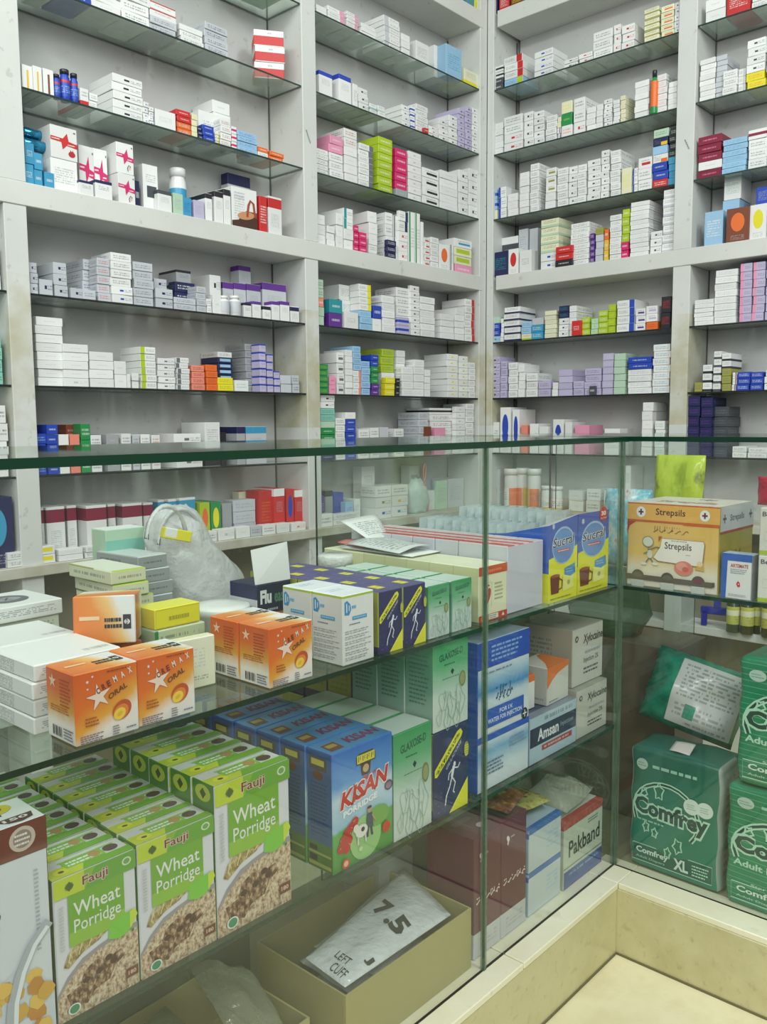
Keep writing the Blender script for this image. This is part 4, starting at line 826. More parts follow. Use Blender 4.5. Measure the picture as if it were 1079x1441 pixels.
# --- grey-white boxes with red lid stripes, then the two display cartons with sachets
w, d, h = .110, .05, .114
RB = [carton((200, 202, 214)), carton((196, 198, 206)), carton((204, 196, 196), [(.02, .2, 0, 1, (190, 70, 70)), (.3, .45, 0, 1, (196, 90, 86)), (.6, .72, 0, 1, (190, 76, 72))], [])]
for r_ in range(7):
    place('medicine_carton', 1.178, .790+.0515*r_, U, w, d, h, RB, 'plain pale-grey carton with red lid stripes, %s in line behind the pane' % NTH[r_], group='pale-grey cartons with red lid stripes')
SBL, SYL = (44, 92, 182), (222, 224, 44)
def sucral(x, y, w, lab, cut):
    d, hf, hb = .33, .150, .098
    # open display carton: tall printed front, sides that slope down towards the back
    vs = [(0, 0, 0), (w, 0, 0), (w, d, 0), (0, d, 0), (0, 0, hf-.012*cut), (w, 0, hf), (w, .09, hb+.02), (w, d, hb), (0, d, hb), (0, .09, hb+.02)]; tck = .0015
    inn = [(tck, tck, tck), (w-tck, tck, tck), (w-tck, d-tck, tck), (tck, d-tck, tck), (tck, tck, hf-.012*cut), (w-tck, tck, hf), (w-tck, .09, hb+.02), (w-tck, d-tck, hb), (tck, d-tck, hb), (tck, .09, hb+.02)]
    A = vs+inn
    fs = [(0, 1, 5, 4), (3, 2, 1, 0), (1, 2, 7, 6, 5), (2, 3, 8, 7), (3, 0, 4, 9, 8)]; f2 = [tuple(q+10 for q in f[::-1]) for f in fs]
    rim = [4, 5, 6, 7, 8, 9]; rf = [(rim[k], rim[(k+1) % 6], rim[(k+1) % 6]+10, rim[k]+10) for k in range(6)]
    mi = [0, 1, 2, 1, 2]+[1]*5+[1]*6; F = fs+f2+rf
    uvs = [((A[q][0]/w if i in (0, 5) else A[q][1]/d), A[q][2]/hf) for i, f in enumerate(F) for q in f]
    m0 = carton(SYL, [(0, 1, .66, 1.01, SBL)])
    o = link('display_carton', mesh(A, F, mi, uvs), None, [m0, flat((206, 210, 216)), carton(SYL, [(0, .25, .35, 1.01, SBL), (.25, 1, .3, 1, SBL)])]); o.location = (x, y, U+.0004)
    tag(o, lab, 'box', 'display cartons of sweetener sachets')
    a = Art(w, hf); a.poly([(0, .52), (.0, .68), (.3, .66), (.6, .70), (1, .74), (1, .64), (.7, .58), (.35, .56)], SBL); a.ell(.5, .66, .40, .225, (150, 190, 225)); a.ell(.5, .655, .37, .205, (92, 140, 200))
    a.text('Sucral', .12, .64, .88, .76, 'wh', .06, .12, 0, .03); a.text('Sucral', .13, .643, .87, .757, (30, 38, 84), .015, .12, 0, .03)
    a.rect(.28, .585, .72, .615, (200, 60, 60)); a.small(.3, .59, .7, .61, 1, 'wh', 3); a.ell(.14, .90, .05, .035, (130, 170, 220)); a.text('S', .11, .88, .16, .925, 'wh', .02)
    a.poly([(.08, .10), (.34, .10), (.37, .32), (.05, .30)], (110, 44, 30)); a.ell(.21, .31, .16, .022, (150, 84, 60)); a.line([(.36, .27), (.46, .24), (.44, .15), (.34, .14)], .03, (130, 60, 44))
    a.poly([(.48, .10), (.86, .13), (.86, .32), (.48, .30)], (228, 230, 130)); a.ell(.68, .2, .05, .03, (170, 170, 90)); a.poly([(.54, .30), (.54, .38), (.9, .42), (.92, .30), (.74, .27)], (60, 140, 195)); a.small(.58, .32, .86, .38, 2, 'lb', 6)
    a.small(.05, .03, .8, .06, 1, (150, 150, 40), 5)
    a.build(o, 'front', (0, 0, 0)); a_ = o.children[0]; a_.location = (0, 0, 0)
    return o
s1 = sucral(1.294, .782, .098, 'blue and yellow open display carton of sweetener, left one', 1)
s2 = sucral(1.395, .782, .116, 'blue and yellow open display carton of sweetener, right one in the corner', 0)
a = Art(.03, .15); a.ell(.5, .82, .5, .09, (190, 40, 50)); a.text('30', .2, .80, .8, .86, 'wh', .04); a.text('sachet', .1, .76, .9, .785, 'wh'); ch = a.build(s2, 'front', (0, 0, 0), 'round_seal'); ch.location = (.078, -.0006, .02)
# the sachets standing in the display cartons
sm = film((214, 228, 230), .58, .2); n = 0
for (sx, sw, y0_, n_, zt) in ((1.300, .086, .86, 12, .845), (1.402, .10, .86, 11, .86)):
    for k in range(n_):
        y = y0_+k*.0205; hw = sw/2
        vs, fs, uvs = [], [], []
        for jj, (v, b) in enumerate(((0, .002), (.15, .006), (.5, .007), (.85, .003), (.93, .0008), (1, .0008))):
            for sgn in (-1, 1):
                for i in range(5):
                    u = i/4; vs.append((sx+sw*.04+sw*.92*u, y+sgn*(b*(1-(2*u-1)**2)+.0004)+.018*(v-.5)*-.4, U+.003+v*(zt-U-.003)))
        for j in range(5):
            for sgn in (0, 1):
                for i in range(4):
                    q = j*10+sgn*5+i; f = (q, q+1, q+11, q+10); fs.append(f if sgn == 0 else f[::-1])
            for e_ in (0, 4): q = j*10+e_; f = (q, q+5, q+15, q+10); fs.append(f[::-1] if e_ == 0 else f)
        for f in fs:
            for q in f: uvs.append(((q % 5)/4, (q//10)/5))
        o = link('sachet', mesh(vs, fs, None, uvs, True), None, [sm])
        b = Vector(o.bound_box[0]); o.data.transform(Matrix.Translation((-sx, -y, -U-.003))); o.location = (sx, y, U+.003)
        tag(o, 'pale clear sachet standing in the %s display carton, %s from the pane' % (('left', 'right')[n], NTH[k]), 'sachet', 'sachets standing in the display cartons')
    n += 1
# --- leaflets on the cream row
zt = U+.0905
LF = carton((206, 210, 208), [], [(.1, .9, .1, .9, 10, 'tx')]); LW2 = carton('wh', [], [(.15, .9, .2, .8, 8, 'tx')])
sheet('leaflet', [(1.10, .93, zt+.001), (1.18, .93, zt+.002), (1.19, 1.10, zt+.004), (1.10, 1.10, zt+.003)], LW2, 'folded white leaflet lying lowest on the cream boxes', 'leaflet', .001, .003, 'leaflets on the cream boxes')
sheet('leaflet', [(1.09, .95, zt+.008), (1.17, .945, zt+.013), (1.185, 1.07, zt+.016), (1.095, 1.08, zt+.010)], LF, 'grey printed leaflet curling on top of the others', 'leaflet', .001, .006, 'leaflets on the cream boxes')
sheet('leaflet', [(1.14, 1.06, zt+.012), (1.19, 1.06, zt+.015), (1.22, 1.12, zt+.05), (1.13, 1.13, zt+.045)], LW2, 'white leaflet standing up at the back of the cream boxes', 'leaflet', .001, .004, 'leaflets on the cream boxes')
sheet('leaflet', [(1.108, 1.05, zt+.006), (1.16, 1.05, zt+.006), (1.165, 1.12, zt+.009), (1.112, 1.12, zt+.008)], flat((196, 120, 110)), 'red-brown paper strip beneath the leaflets', 'leaflet', .001, .003)
# --- carrier bag and tub
def blob(name, rings, mat_, lab, cat, n=28, amp=.05, seed=1, parent=None, group=None):
    """closed crumpled surface from stacked rings (cx, cy, z, rx, ry)"""
    rn = random.Random(seed); ph = [rn.random()*6 for _ in range(8)]; vs, fs, uvs = [], [], []
    for k, (cx, cy, z, rx, ry) in enumerate(rings):
        for i in range(n):
            a = 2*math.pi*i/n; q = 1+amp*(math.sin(3*a+ph[0]+k*.5)+.6*math.sin(7*a+ph[1]+k*.9)+.5*math.sin(11*a+ph[2]-k*1.3))
            vs.append((cx+rx*q*math.cos(a), cy+ry*q*math.sin(a), z+amp*.08*math.sin(5*a+ph[3]+k)))
    for k in range(len(rings)-1):
        for i in range(n): j = (i+1) % n; fs.append((k*n+i, k*n+j, (k+1)*n+j, (k+1)*n+i))
    fs += [tuple(range(n))[::-1], tuple((len(rings)-1)*n+i for i in range(n))]
    for f in fs:
        for q in f: uvs.append(((q % n)/n, (q//n)/len(rings)))
    o = link(name, mesh(vs, fs, None, uvs, True), parent, [mat_])
    if lab: tag(o, lab, cat, group)
    return o
bag_m = film((220, 222, 222), .72, .3)
def lerp_rings(R_, n):
    out = []
    for k in range(len(R_)-1):
        for s_ in range(n): f = s_/n; out.append(tuple(a+(b-a)*f for a, b in zip(R_[k], R_[k+1])))
    return out+[R_[-1]]
BR_ = []
for (xl, xr, y, q) in ((240, 338, 878, .30), (226, 344, 868, .36), (222, 342, 848, .36), (218, 332, 822, .36), (214, 312, 795, .34), (210, 296, 770, .3), (206, 288, 748, .28), (208, 280, 734, .2), (216, 272, 722, .14), (226, 262, 714, .06)):
    A = on(xl, y, 1, 1.11); B = on(xr, y, 1, 1.11); BR_.append(((A.x+B.x)/2, 1.11, max(A.z, U+.008), (B.x-A.x)/2, max((B.x-A.x)*q, .004)))
BR_[0] = BR_[0][:2]+(U+.006,)+BR_[0][3:]
bag = blob('carrier_bag', lerp_rings(BR_, 3), film((222, 224, 224), .60, .25),
    'crumpled translucent white carrier bag standing behind the grey cartons', 'bag', n=40, amp=.035, seed=5)
for k, (xa, xb, y0_, y1_) in enumerate(((206, 262, 712, 760), (222, 286, 716, 768))):   # the two handles
    pts = []
    for i in range(13):
        t_ = math.pi*i/12; P = on((xa+xb)/2-(xb-xa)/2*math.cos(t_), y1_-(y1_-y0_)*math.sin(t_), 1, 1.075+.02*k); pts.append(P)
    vs, fs = [], []
    for P in pts:
        for (dy, dz) in ((-.006, 0), (0, .004), (.006, 0), (0, -.004)): vs.append((P.x, P.y+dy, P.z+dz))
    for i in range(12):
        for q in range(4): fs.append((i*4+q, i*4+(q+1) % 4, i*4+4+(q+1) % 4, i*4+4+q))
    fs += [(0, 1, 2, 3), (51, 50, 49, 48)]
    link('handle', mesh(vs, fs, None, None, True), bag, [film((222, 224, 224), .7, .25)])
P = on(243, 749, 1, 1.06); o = place('flat_carton', P.x-.02, 1.055, P.z-.012, .046, .012, .016, [carton('yl', [(.0, .45, .2, 1, 'wh')]), flat((206, 200, 40)), flat((222, 216, 60))], 'yellow and white carton showing in the carrier bag handle', rot=-4)
o.rotation_euler[1] = R(14)
tubb = link('tub', lathe([(.034, 0), (.036, .002), (.038, .048), (.0405, .05), (.0415, .058), (.040, .061), (.02, .062)], 28), None, [flat((226, 228, 224), .35)]); tubb.location = (.782, 1.005, U+.0004)
tubb.location = (.742, .985, U+.0004); tag(tubb, 'round white lidded tub before the carrier bag', 'tub')
tub2 = link('tub', lathe([(.027, 0), (.029, .002), (.029, .074), (.031, .076), (.031, .089), (.029, .092)], 28), None, [film((226, 228, 224), .85)]); tub2.location = (1.042, 1.055, U+.0004); tag(tub2, 'round frosted tub behind the navy glucose boxes', 'tub')

# ------------------------------------------------------------------ lower shelf: porridge boxes
GRN, LIME = (110, 168, 44), (186, 204, 44)
OATS = speck([(120, 92, 70), (176, 150, 122), (206, 186, 160), (222, 206, 184)], 26)
RAIS = speck([(70, 42, 34), (104, 70, 52), (150, 118, 92), (196, 170, 142)], 22)
WHTM = speck([(110, 90, 50), (160, 138, 84), (206, 196, 150)], 16)
FRONT = flat((212, 214, 222), .35); SIDE = grad([(0, (92, 150, 50)), (1, (64, 128, 44))], 90, .1); TOPM = carton((206, 210, 206), [])
def porridge(x, y, w, d, h, lab, rot=0):
    o = place('porridge_box', x, y, LW, w, d, h, [FRONT, SIDE, TOPM], lab, group='wheat porridge boxes', rot=rot)
    a = Art(w, h)
    a.poly([(0, .04), (0, .20), (.12, .30), (.3, .385), (.5, .42), (.75, .45), (1, .46), (1, .40), (.6, .38), (.3, .33), (.1, .24)], (150, 146, 150))
    a.poly([(0, 0), (0, .17), (.12, .26), (.3, .345), (.5, .39), (.75, .415), (1, .42), (1, 0)], OATS)
    a.poly([(.14, .10), (.10, .18), (.26, .20), (.32, .29), (.46, .33), (.6, .30), (.78, .32), (.82, .26), (.7, .22), (.62, .14), (.44, .12), (.34, .05)], RAIS)
    for cx, cy in ((.62, .30), (.34, .22), (.5, .24), (.68, .26)): a.ell(cx, cy, .05, .022, (74, 42, 34), 9)
    a.poly([(.08, .38), (.14, .46), (.3, .53), (.58, .56), (.62, .50), (.5, .46), (.32, .43), (.14, .36)], WHTM)
    for k in range(4): a.line([(.14+.12*k, .40+.025*k), (.2+.12*k, .52)], .012, (214, 206, 160))
    a.rect(.16, .50, .84, .87, GRN); a.rect(.16, .50, .84, .60, (140, 186, 60))
    a.text('Wheat', .22, .70, .79, .80, 'wh', 0.008); a.text('Porridge', .22, .56, .79, .68, 'wh', 0.004)
    a.poly([(.62, .43), (.64, .54), (.93, .57), (.97, .54), (.88, .42), (.76, .40)], (120, 196, 60)); a.poly([(.9, .56), (.97, .57), (1, .52), (.90, .43)], (196, 214, 50)); a.ell(.93, .415, .02, .012, (60, 120, 50), 6)
    a.rect(0, .865, .36, 1, LIME); a.rect(.36, .865, 1, 1, (98, 160, 48)); a.poly([(.36, .865), (.5, 1), (.36, 1)], (130, 176, 48))
    a.text('Fauji', .33, .875, .65, .965, (222, 200, 190), .05, 0, 0, .0); a.text('Fauji', .335, .88, .645, .962, (120, 40, 44), .015)
    a.ell(.18, .93, .055, .03, (120, 150, 30), 8); a.poly([(.18, .895), (.13, .93), (.18, .965), (.23, .93)], (60, 84, 24)); a.ell(.88, .94, .06, .03, (200, 220, 180)); a.ell(.88, .94, .04, .02, (110, 160, 90))
    a.small(.05, .5, .1, .82, 14, (190, 190, 196), 4, .5, .1); a.ell(.18, .065, .075, .038, 'wh'); a.ell(.18, .065, .058, .03, (60, 140, 100)); a.rect(.82, .08, .98, .15, (110, 60, 40)); a.text('180', .85, .1, .95, .13, (216, 190, 170), .02)
    a.build(o, 'front', (w, d, h))
    b = Art(w, d); b.rect(0, 0, .36, .55, LIME); b.rect(.36, .0, 1, .32, GRN); b.poly([(0, .3), (.5, .6), (.36, .0), (0, 0)], (190, 206, 60)); b.rect(.24, .34, .72, .72, (130, 186, 60)); b.small(.28, .38, .68, .7, 2, 'wh', 3, .5, 0)
    b.rect(.22, .74, .9, .8, (150, 196, 90)); b.ell(.82, .56, .09, .18, (80, 62, 60)); b.ell(.62, .56, .07, .16, (176, 140, 90)); b.ell(.16, .28, .09, .16, (214, 216, 60)); b.ell(.16, .28, .035, .06, (70, 90, 30)); b.build(o, 'top', (w, d, h))
    c = Art(d, h); c.ell(.5, .93, .34, .055, (186, 204, 70)); c.poly([(.5, .89), (.36, .93), (.5, .965), (.64, .93)], (50, 80, 30)); c.small(.2, .3, .8, .8, 14, (140, 180, 100), 4, .4); c.build(o, 'left', (w, d, h))
    return o
for ci, (x, w, h, n_, yy) in enumerate(((.3765, .0915, .150, 8, .782), (.470, .099, .152, 7, .781), (.571, .113, .184, 5, .780))):
    d = .0375 if ci < 2 else .043
    p0 = porridge(x, yy, w, d, h, 'green wheat porridge box at the pane, %s of the three fronts' % ('leftmost', 'middle', 'rightmost and largest')[ci])
    for r_ in range(1, n_):
        copy_tree(p0, p0.location+Vector((random.uniform(-.002, .002)+.001*r_*(ci == 1), (d+.0012)*r_, 0)), 'green wheat porridge box in the %s column, %s from the pane' % (('leftmost', 'middle', 'rightmost')[ci], NTH[r_]), (0, 0, R(random.uniform(-1, 1)*.4)))
# corn flakes carton
w, d, h = .150, .06, .222
o = place('cereal_box', .3725-w, .780, LW, w, d, h, [flat((206, 214, 220), .35), flat((96, 48, 38)), carton((214, 216, 214), [(0, .8, .45, 1, (96, 48, 38))])], 'white and brown corn flakes box cut by the left edge of the frame')
a = Art(w, h); a.rect(0, .85, 1, 1, (110, 54, 42)); a.ell(.84, .93, .085, .055, (196, 184, 172)); a.ell(.84, .93, .06, .04, (150, 130, 120)); a.small(.79, .9, .89, .96, 3, 'wh', 1)
a.text('CORN', .02, .66, .66, .76, (44, 50, 54), .03, .15); a.text('FLAKES', .02, .55, .68, .64, (44, 50, 54), .02, .15); a.small(.9, .4, .93, .78, 20, (170, 176, 182), 4, .5, .1)
a.poly([(0, 0), (0, .3), (.2, .26), (.4, .34), (.6, .30), (.75, .36), (.9, .30), (1, .2), (1, 0)], (196, 206, 214))
rn = random.Random(3)
for k in range(34):
    cx, cy = rn.random()*.95+.03, rn.random()*.3+.01; a.poly([(cx+.07*(.6+.5*rn.random())*math.cos(t_), cy+.045*(.6+.5*rn.random())*math.sin(t_)) for t_ in (0, .9, 1.8, 2.7, 3.6, 4.6, 5.5)], ((206, 160, 60), (222, 184, 84), (190, 130, 50), (206, 214, 220))[k % 4])
a.line([(.98, .52), (.86, .44), (.78, .34), (.72, .22), (.7, .1)], .07, (168, 176, 184)); a.line([(.97, .50), (.88, .44), (.80, .34), (.745, .22), (.73, .1)], .03, (222, 230, 236)); a.rect(.78, .0, .94, .045, (90, 60, 40)); a.text('450', .8, .005, .92, .035, (220, 200, 180), .02)
a.build(o, 'front', (w, d, h)); b = Art(w, d); b.poly([(.7, .3), (.96, .3), (.94, .12), (.86, .05), (.78, .1)], (84, 60, 56)); b.text('150', .76, .16, .92, .26, (214, 210, 205), .03); b.ell(.78, .72, .12, .2, (200, 186, 60)); b.ell(.78, .72, .06, .1, (110, 90, 40)); b.build(o, 'top', (w, d, h))
place('small_carton', .352, .865, LW, .03, .05, .19, [carton('br', [], [(.1, .9, .5, .9, 4, 'cr')]), carton('br'), carton('cr')], 'narrow brown carton behind the corn flakes box')
place('small_carton', .300, .90, LW, .045, .06, .205, [carton('wh', [(0, 1, .3, .6, 'nv')], [(.1, .9, .65, .95, 4, 'bl')]), carton('wh'), carton('cr')], 'white and blue carton behind the corn flakes box')
# --- Kisan porridge
w, d, h = .119, .049, .165
KF = grad([(0, (70, 140, 70)), (.33, (96, 164, 84)), (.36, (150, 190, 215)), (.6, (190, 212, 228)), (.72, (90, 150, 212)), (1, (40, 104, 190))], 90, .10)
KS = grad([(0, (84, 120, 50)), (.22, (90, 130, 60)), (.24, (70, 104, 150)), (.7, (66, 100, 160)), (1, (44, 86, 160))], 90, .02)
def kisan(x, y, lab):
    o = place('porridge_box', x, y, LW, w, d, h, [KF, KS, grad([(0, (90, 150, 200)), (1, (70, 130, 176))], 0, .3)], lab, group='blue porridge boxes')
    a = Art(w, h); Y = (216, 206, 80)
    a.poly([(.38, .83), (.38, .90), (.42, .90), (.42, .925), (.66, .925), (.66, .90), (.70, .90), (.70, .83)], (60, 70, 40)); a.rect(.395, .84, .685, .91, Y)
    for k, xx in enumerate((.42, .49, .56, .63)): a.line([(xx, .855), (xx, .9), (xx+.03, .87), (xx+.03, .9)], .012, (80, 50, 30))
    a.poly([(.47, .73), (.45, .83), (.62, .83), (.60, .73)], (96, 56, 44)); a.ell(.535, .785, .05, .035, (190, 170, 130)); a.poly([(.42, .68), (.5, .72), (.62, .715), (.72, .74), (.68, .71), (.56, .69), (.45, .665)], (196, 60, 60))
    a.text('KISAN', .10, .50, .93, .665, 'wh', .075, .2, 0, .09); a.text('KISAN', .11, .51, .92, .655, (196, 36, 44), .04, .2, 0, .09)
    a.text('PORRIDGE', .16, .44, .72, .495, (236, 240, 246), .05, 0, 0, .05); a.ell(.92, .55, .07, .045, (84, 60, 90)); a.ell(.92, .55, .05, .03, (140, 110, 130))
    a.ell(.52, .2, .26, .19, (150, 196, 130)); a.ell(.72, .33, .2, .09, (120, 170, 90))
    rn = random.Random(5)
    for cx, cy in ((.16, .26), (.22, .31), (.28, .34), (.12, .20), (.34, .37), (.24, .24), (.2, .18)): a.ell(cx, cy, .065, .042, (186, 42, 50), 9, 30)
    for k in range(12): a.ell(.1+rn.random()*.3, .15+rn.random()*.25, .008, .006, (230, 170, 120), 5)
    # standing farmer beside a cow
    a.ell(.575, .415, .03, .024, (190, 150, 120)); a.ell(.575, .44, .04, .012, (60, 60, 70)); a.poly([(.53, .39), (.62, .39), (.64, .26), (.53, .27)], (70, 80, 100)); a.line([(.55, .27), (.54, .19)], .03, (60, 64, 80)); a.line([(.60, .27), (.62, .19)], .03, (60, 64, 80)); a.line([(.62, .37), (.68, .30)], .02, (190, 150, 120))
    a.ell(.44, .27, .10, .055, (226, 226, 222)); a.ell(.35, .31, .045, .035, (226, 226, 222)); a.line([(.38, .23), (.38, .16)], .022, (214, 214, 210)); a.line([(.5, .23), (.51, .16)], .022, (214, 214, 210)); a.ell(.46, .28, .03, .02, (70, 66, 66))
    a.ell(.86, .2, .07, .048, (200, 60, 44)); a.ell(.18, .06, .06, .042, (200, 84, 60)); a.ell(.18, .06, .035, .024, (236, 180, 160)); a.ell(.42, .12, .03, .02, (190, 216, 170))
    a.build(o, 'front', (w, d, h)); b = Art(d, h); b.rect(.12, .84, .8, .95, (70, 60, 50)); b.rect(.2, .88, .7, .93, Y); b.ell(.45, .8, .2, .04, (120, 60, 50)); b.small(.15, .3, .85, .75, 14, (60, 80, 120), 4, .4); b.rect(.06, .03, .94, .06, (170, 180, 90)); b.rect(.06, .13, .94, .15, (170, 180, 90)); b.rect(.1, .07, .4, .12, (50, 60, 60)); b.rect(.1, .16, .4, .2, (50, 60, 60)); b.build(o, 'left', (w, d, h))
    c = Art(w, d); c.text('KISAN', .4, .3, .95, .72, (120, 60, 96), .04, .2); c.poly([(.08, .2), (.28, .2), (.3, .7), (.1, .7)], (120, 80, 76)); c.rect(.12, .4, .26, .6, (180, 160, 80)); c.build(o, 'top', (w, d, h))
    return o
k0 = kisan(.758, .779, 'blue and green porridge box with red lettering, standing at the pane')
for r_ in range(1, 6): copy_tree(k0, k0.location+Vector((-.001*r_, .0505*r_, 0)), 'blue porridge box in line behind the front one, %s from the pane' % NTH[r_])
# small blue and white carton lying on the porridge boxes' rear neighbours
o = place('flat_carton', .668, 1.045, LW, .055, .06, .185, [carton('wh'), carton('wh'), carton('sv')], 'plain white carton standing behind the rightmost porridge column')
for i in range(2):
    place('flat_carton', .655+.062*i, .995+.01*i, LW+.186, .060, .04, .020, [carton((60, 110, 190), [(.6, .95, .1, .9, 'wh')], [(.1, .5, .3, .7, 2, 'lb')]), carton((140, 170, 210)), carton((90, 130, 200), [], [(.2, .8, .3, .7, 2, 'wh')])], 'small blue and white carton above the porridge boxes, %s of two' % ('left', 'right')[i], group='small blue and white cartons') if i == 0 else \
    place('flat_carton', .655+.062*i, 1.036, LW+.166, .055, .04, .020, [carton((60, 110, 190), [(.6, .95, .1, .9, 'wh')], [(.1, .5, .3, .7, 2, 'lb')]), carton((140, 170, 210)), carton((90, 130, 200), [], [(.2, .8, .3, .7, 2, 'wh')])], 'small blue and white carton behind the blue porridge row, lower of two', group='small blue and white cartons')
# --- glucose boxes of the lower shelf
g2 = glaxose(.879, .778, LW, .085, .055, .158, 'large green glucose box on the lower shelf right of the blue porridge', 'green glucose boxes on the lower shelf')
for r_ in range(1, 4): copy_tree(g2, g2.location+Vector((0, .0565*r_, 0)), 'large green glucose box on the lower shelf, row %s from the pane' % ('', 'two', 'three', 'four')[r_])
d2 = dextron(.967, .778, LW, .086, .055, .134, 'large navy and yellow glucose box under a green one, lower shelf')
for r_ in range(1, 6): copy_tree(d2, d2.location+Vector((0, .0565*r_, 0)), 'large navy glucose box on the lower shelf, row %s from the pane' % ('', 'two', 'three', 'four', 'five', 'six')[r_])
g3 = glaxose(.968, .778, LW+.1355, .086, .055, .132, 'large green glucose box standing on the navy one, lower shelf', 'green glucose boxes on the navy ones')
for r_ in range(1, 3): copy_tree(g3, g3.location+Vector((0, .0565*r_, 0)), 'large green glucose box upon the navy ones, row %s from the pane' % ('', 'two', 'three')[r_])
d3 = dextron(.968, .778+.0565*3, LW+.1355, .086, .055, .128, 'navy glucose box with yellow-green side upon the navy ones, fourth row')
for r_ in range(1, 3): copy_tree(d3, d3.location+Vector((0, .0565*r_, 0)), 'navy glucose box with yellow-green side upon the others, %s row' % ('', 'fifth', 'sixth')[r_])
# --- blue and white tall carton, injection box and the rest right of the joint
w, d, h = .150, .07, .248
BW = grad([(0, (214, 222, 230)), (.12, (206, 220, 230)), (.26, (120, 168, 208)), (.33, (206, 218, 228)), (.48, (220, 224, 228)), (.60, (196, 214, 226)), (.66, (70, 138, 196)), (.76, (170, 200, 222)), (.83, (214, 222, 230)), (1, (214, 222, 230))], 90, .03)
o = place('medicine_carton', 1.086, .783, LW, w, d, h, [BW, flat((50, 84, 176)), carton((160, 176, 196))], 'tall blue and white carton right of the pane joint, lower shelf')
a = Art(w, h); a.rect(0, .82, 1, 1, (40, 76, 180)); a.small(.25, .85, .85, .97, 4, (140, 170, 220), 2); a.rect(0, .33, 1, .375, (44, 84, 186)); a.script(.34, .58, .66, .68, (30, 60, 110), 7, .014)
a.rect(.12, .42, .88, .545, (44, 84, 186)); a.text('WATER FOR INJECTION', .18, .435, .84, .475, (214, 226, 240), .02); a.text('FOR I.V.', .4, .49, .66, .52, (214, 226, 240), .02); a.ell(.9, .41, .06, .04, (30, 34, 50)); a.line([(.86, .41), (.94, .41)], .015, 'wh'); a.line([(.9, .385), (.9, .435)], .015, 'wh')
a.small(.1, .78, .8, .80, 1, (110, 130, 160), 3); a.small(.1, .10, .5, .2, 4, (90, 110, 140), 4); a.small(.6, .22, .95, .3, 3, (120, 150, 180), 5); a.small(.06, .37, .4, .39, 1, (140, 150, 170), 6); a.build(o, 'front', (w, d, h))
w, d, h = .160, .085, .085
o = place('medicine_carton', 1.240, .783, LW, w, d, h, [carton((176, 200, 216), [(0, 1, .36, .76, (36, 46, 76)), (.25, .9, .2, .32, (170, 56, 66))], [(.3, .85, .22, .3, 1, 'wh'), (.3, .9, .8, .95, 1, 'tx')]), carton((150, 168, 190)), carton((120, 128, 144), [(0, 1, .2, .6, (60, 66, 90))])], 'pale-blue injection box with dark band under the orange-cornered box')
a = Art(w, h); a.text('Amsan', .16, .44, .60, .70, (224, 230, 236), .03); a.text('Injection', .64, .50, .92, .64, (150, 160, 180), .01); a.build(o, 'front', (w, d, h))
w, d, h = .080, .066, .070
o = place('medicine_carton', 1.315, .795, LW+.0858, w, d, h, [carton((204, 204, 196)), carton((186, 186, 178), [], [(.1, .9, .1, .2, 1, 'tx')]), carton((204, 202, 192))], 'small cream box with orange corner resting on the injection box', rot=2)
a = Art(w, h); a.poly([(0, .45), (.2, .62), (.5, .78), (1, .88), (1, 1), (0, 1)], (222, 116, 44)); a.small(.1, .06, .5, .12, 1, 'tx', 2); a.build(o, 'front', (w, d, h)); a = Art(w, d); a.poly([(0, 0), (1, 0), (1, .9), (.8, .9), (.35, .3)], (214, 116, 50)); a.build(o, 'top', (w, d, h))
place('medicine_carton', 1.243, .81, LW+.0858, .055, .05, .062, [carton('wh', [(0, 1, .8, 1, 'og')]), carton('wh'), carton('og')], 'white box with orange top just behind the tall blue carton')
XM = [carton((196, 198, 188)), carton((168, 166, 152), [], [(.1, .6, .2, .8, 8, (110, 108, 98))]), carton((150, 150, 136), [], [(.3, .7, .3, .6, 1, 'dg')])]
for k, (xx, yy, zz, hh) in enumerate(((1.404, .785, LW, .094), (1.412, .800, LW+.0948, .112))):
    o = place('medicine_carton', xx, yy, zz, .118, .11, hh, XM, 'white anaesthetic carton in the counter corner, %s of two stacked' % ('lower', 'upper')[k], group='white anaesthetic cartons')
    a = Art(.118, hh); a.text('Xylocaine', .34, .66, .98, .86, (60, 62, 60), .02, .15); a.text('Injection 2%', .36, .34, .85, .46, (90, 92, 90), .01); a.small(.36, .16, .95, .3, 2, 'dg', 3); a.ell(.13, .82, .05, .055, (60, 62, 60)); a.ell(.13, .82, .025, .03, (190, 190, 180)); a.small(.4, .5, .9, .6, 1, 'gy', 6); a.build(o, 'front', (.118, .11, hh))
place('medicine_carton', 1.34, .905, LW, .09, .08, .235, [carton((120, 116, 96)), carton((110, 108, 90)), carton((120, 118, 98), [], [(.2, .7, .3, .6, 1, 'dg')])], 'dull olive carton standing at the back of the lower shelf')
# ------------------------------------------------------------------ floor of the left counter
w, d, h = .0775, .10, .208
MRM = [carton((92, 18, 58), [(0, 1, 0, .21, (196, 198, 204))], [(.2, .85, .06, .16, 3, 'gy')]), carton((92, 18, 58), [(0, 1, 0, .21, 'sv')]), carton((110, 66, 76))]
def maroon(x, lab):
    o = place('tall_carton', x, .792, K, w, d, h, MRM, lab, group='maroon cartons on the counter floor')
    a = Art(w, h); a.script(.08, .45, .94, .51, (232, 220, 224), 3, .028); a.ell(.24, .84, .05, .03, (226, 214, 214), rot=30); a.poly([(.2, .8), (.24, .84), (.28, .83), (.24, .78)], (226, 214, 214)); a.small(.34, .83, .52, .86, 1, (190, 160, 168), 2); a.build(o, 'front', (w, d, h))
    b = Art(w, d); b.ell(.7, .25, .14, .08, (210, 190, 196)); b.rect(.2, .5, .8, .62, (140, 100, 108)); b.build(o, 'top', (w, d, h)); return o
m1 = maroon(1.0905, 'maroon and white tall carton on the counter floor at the pane joint')
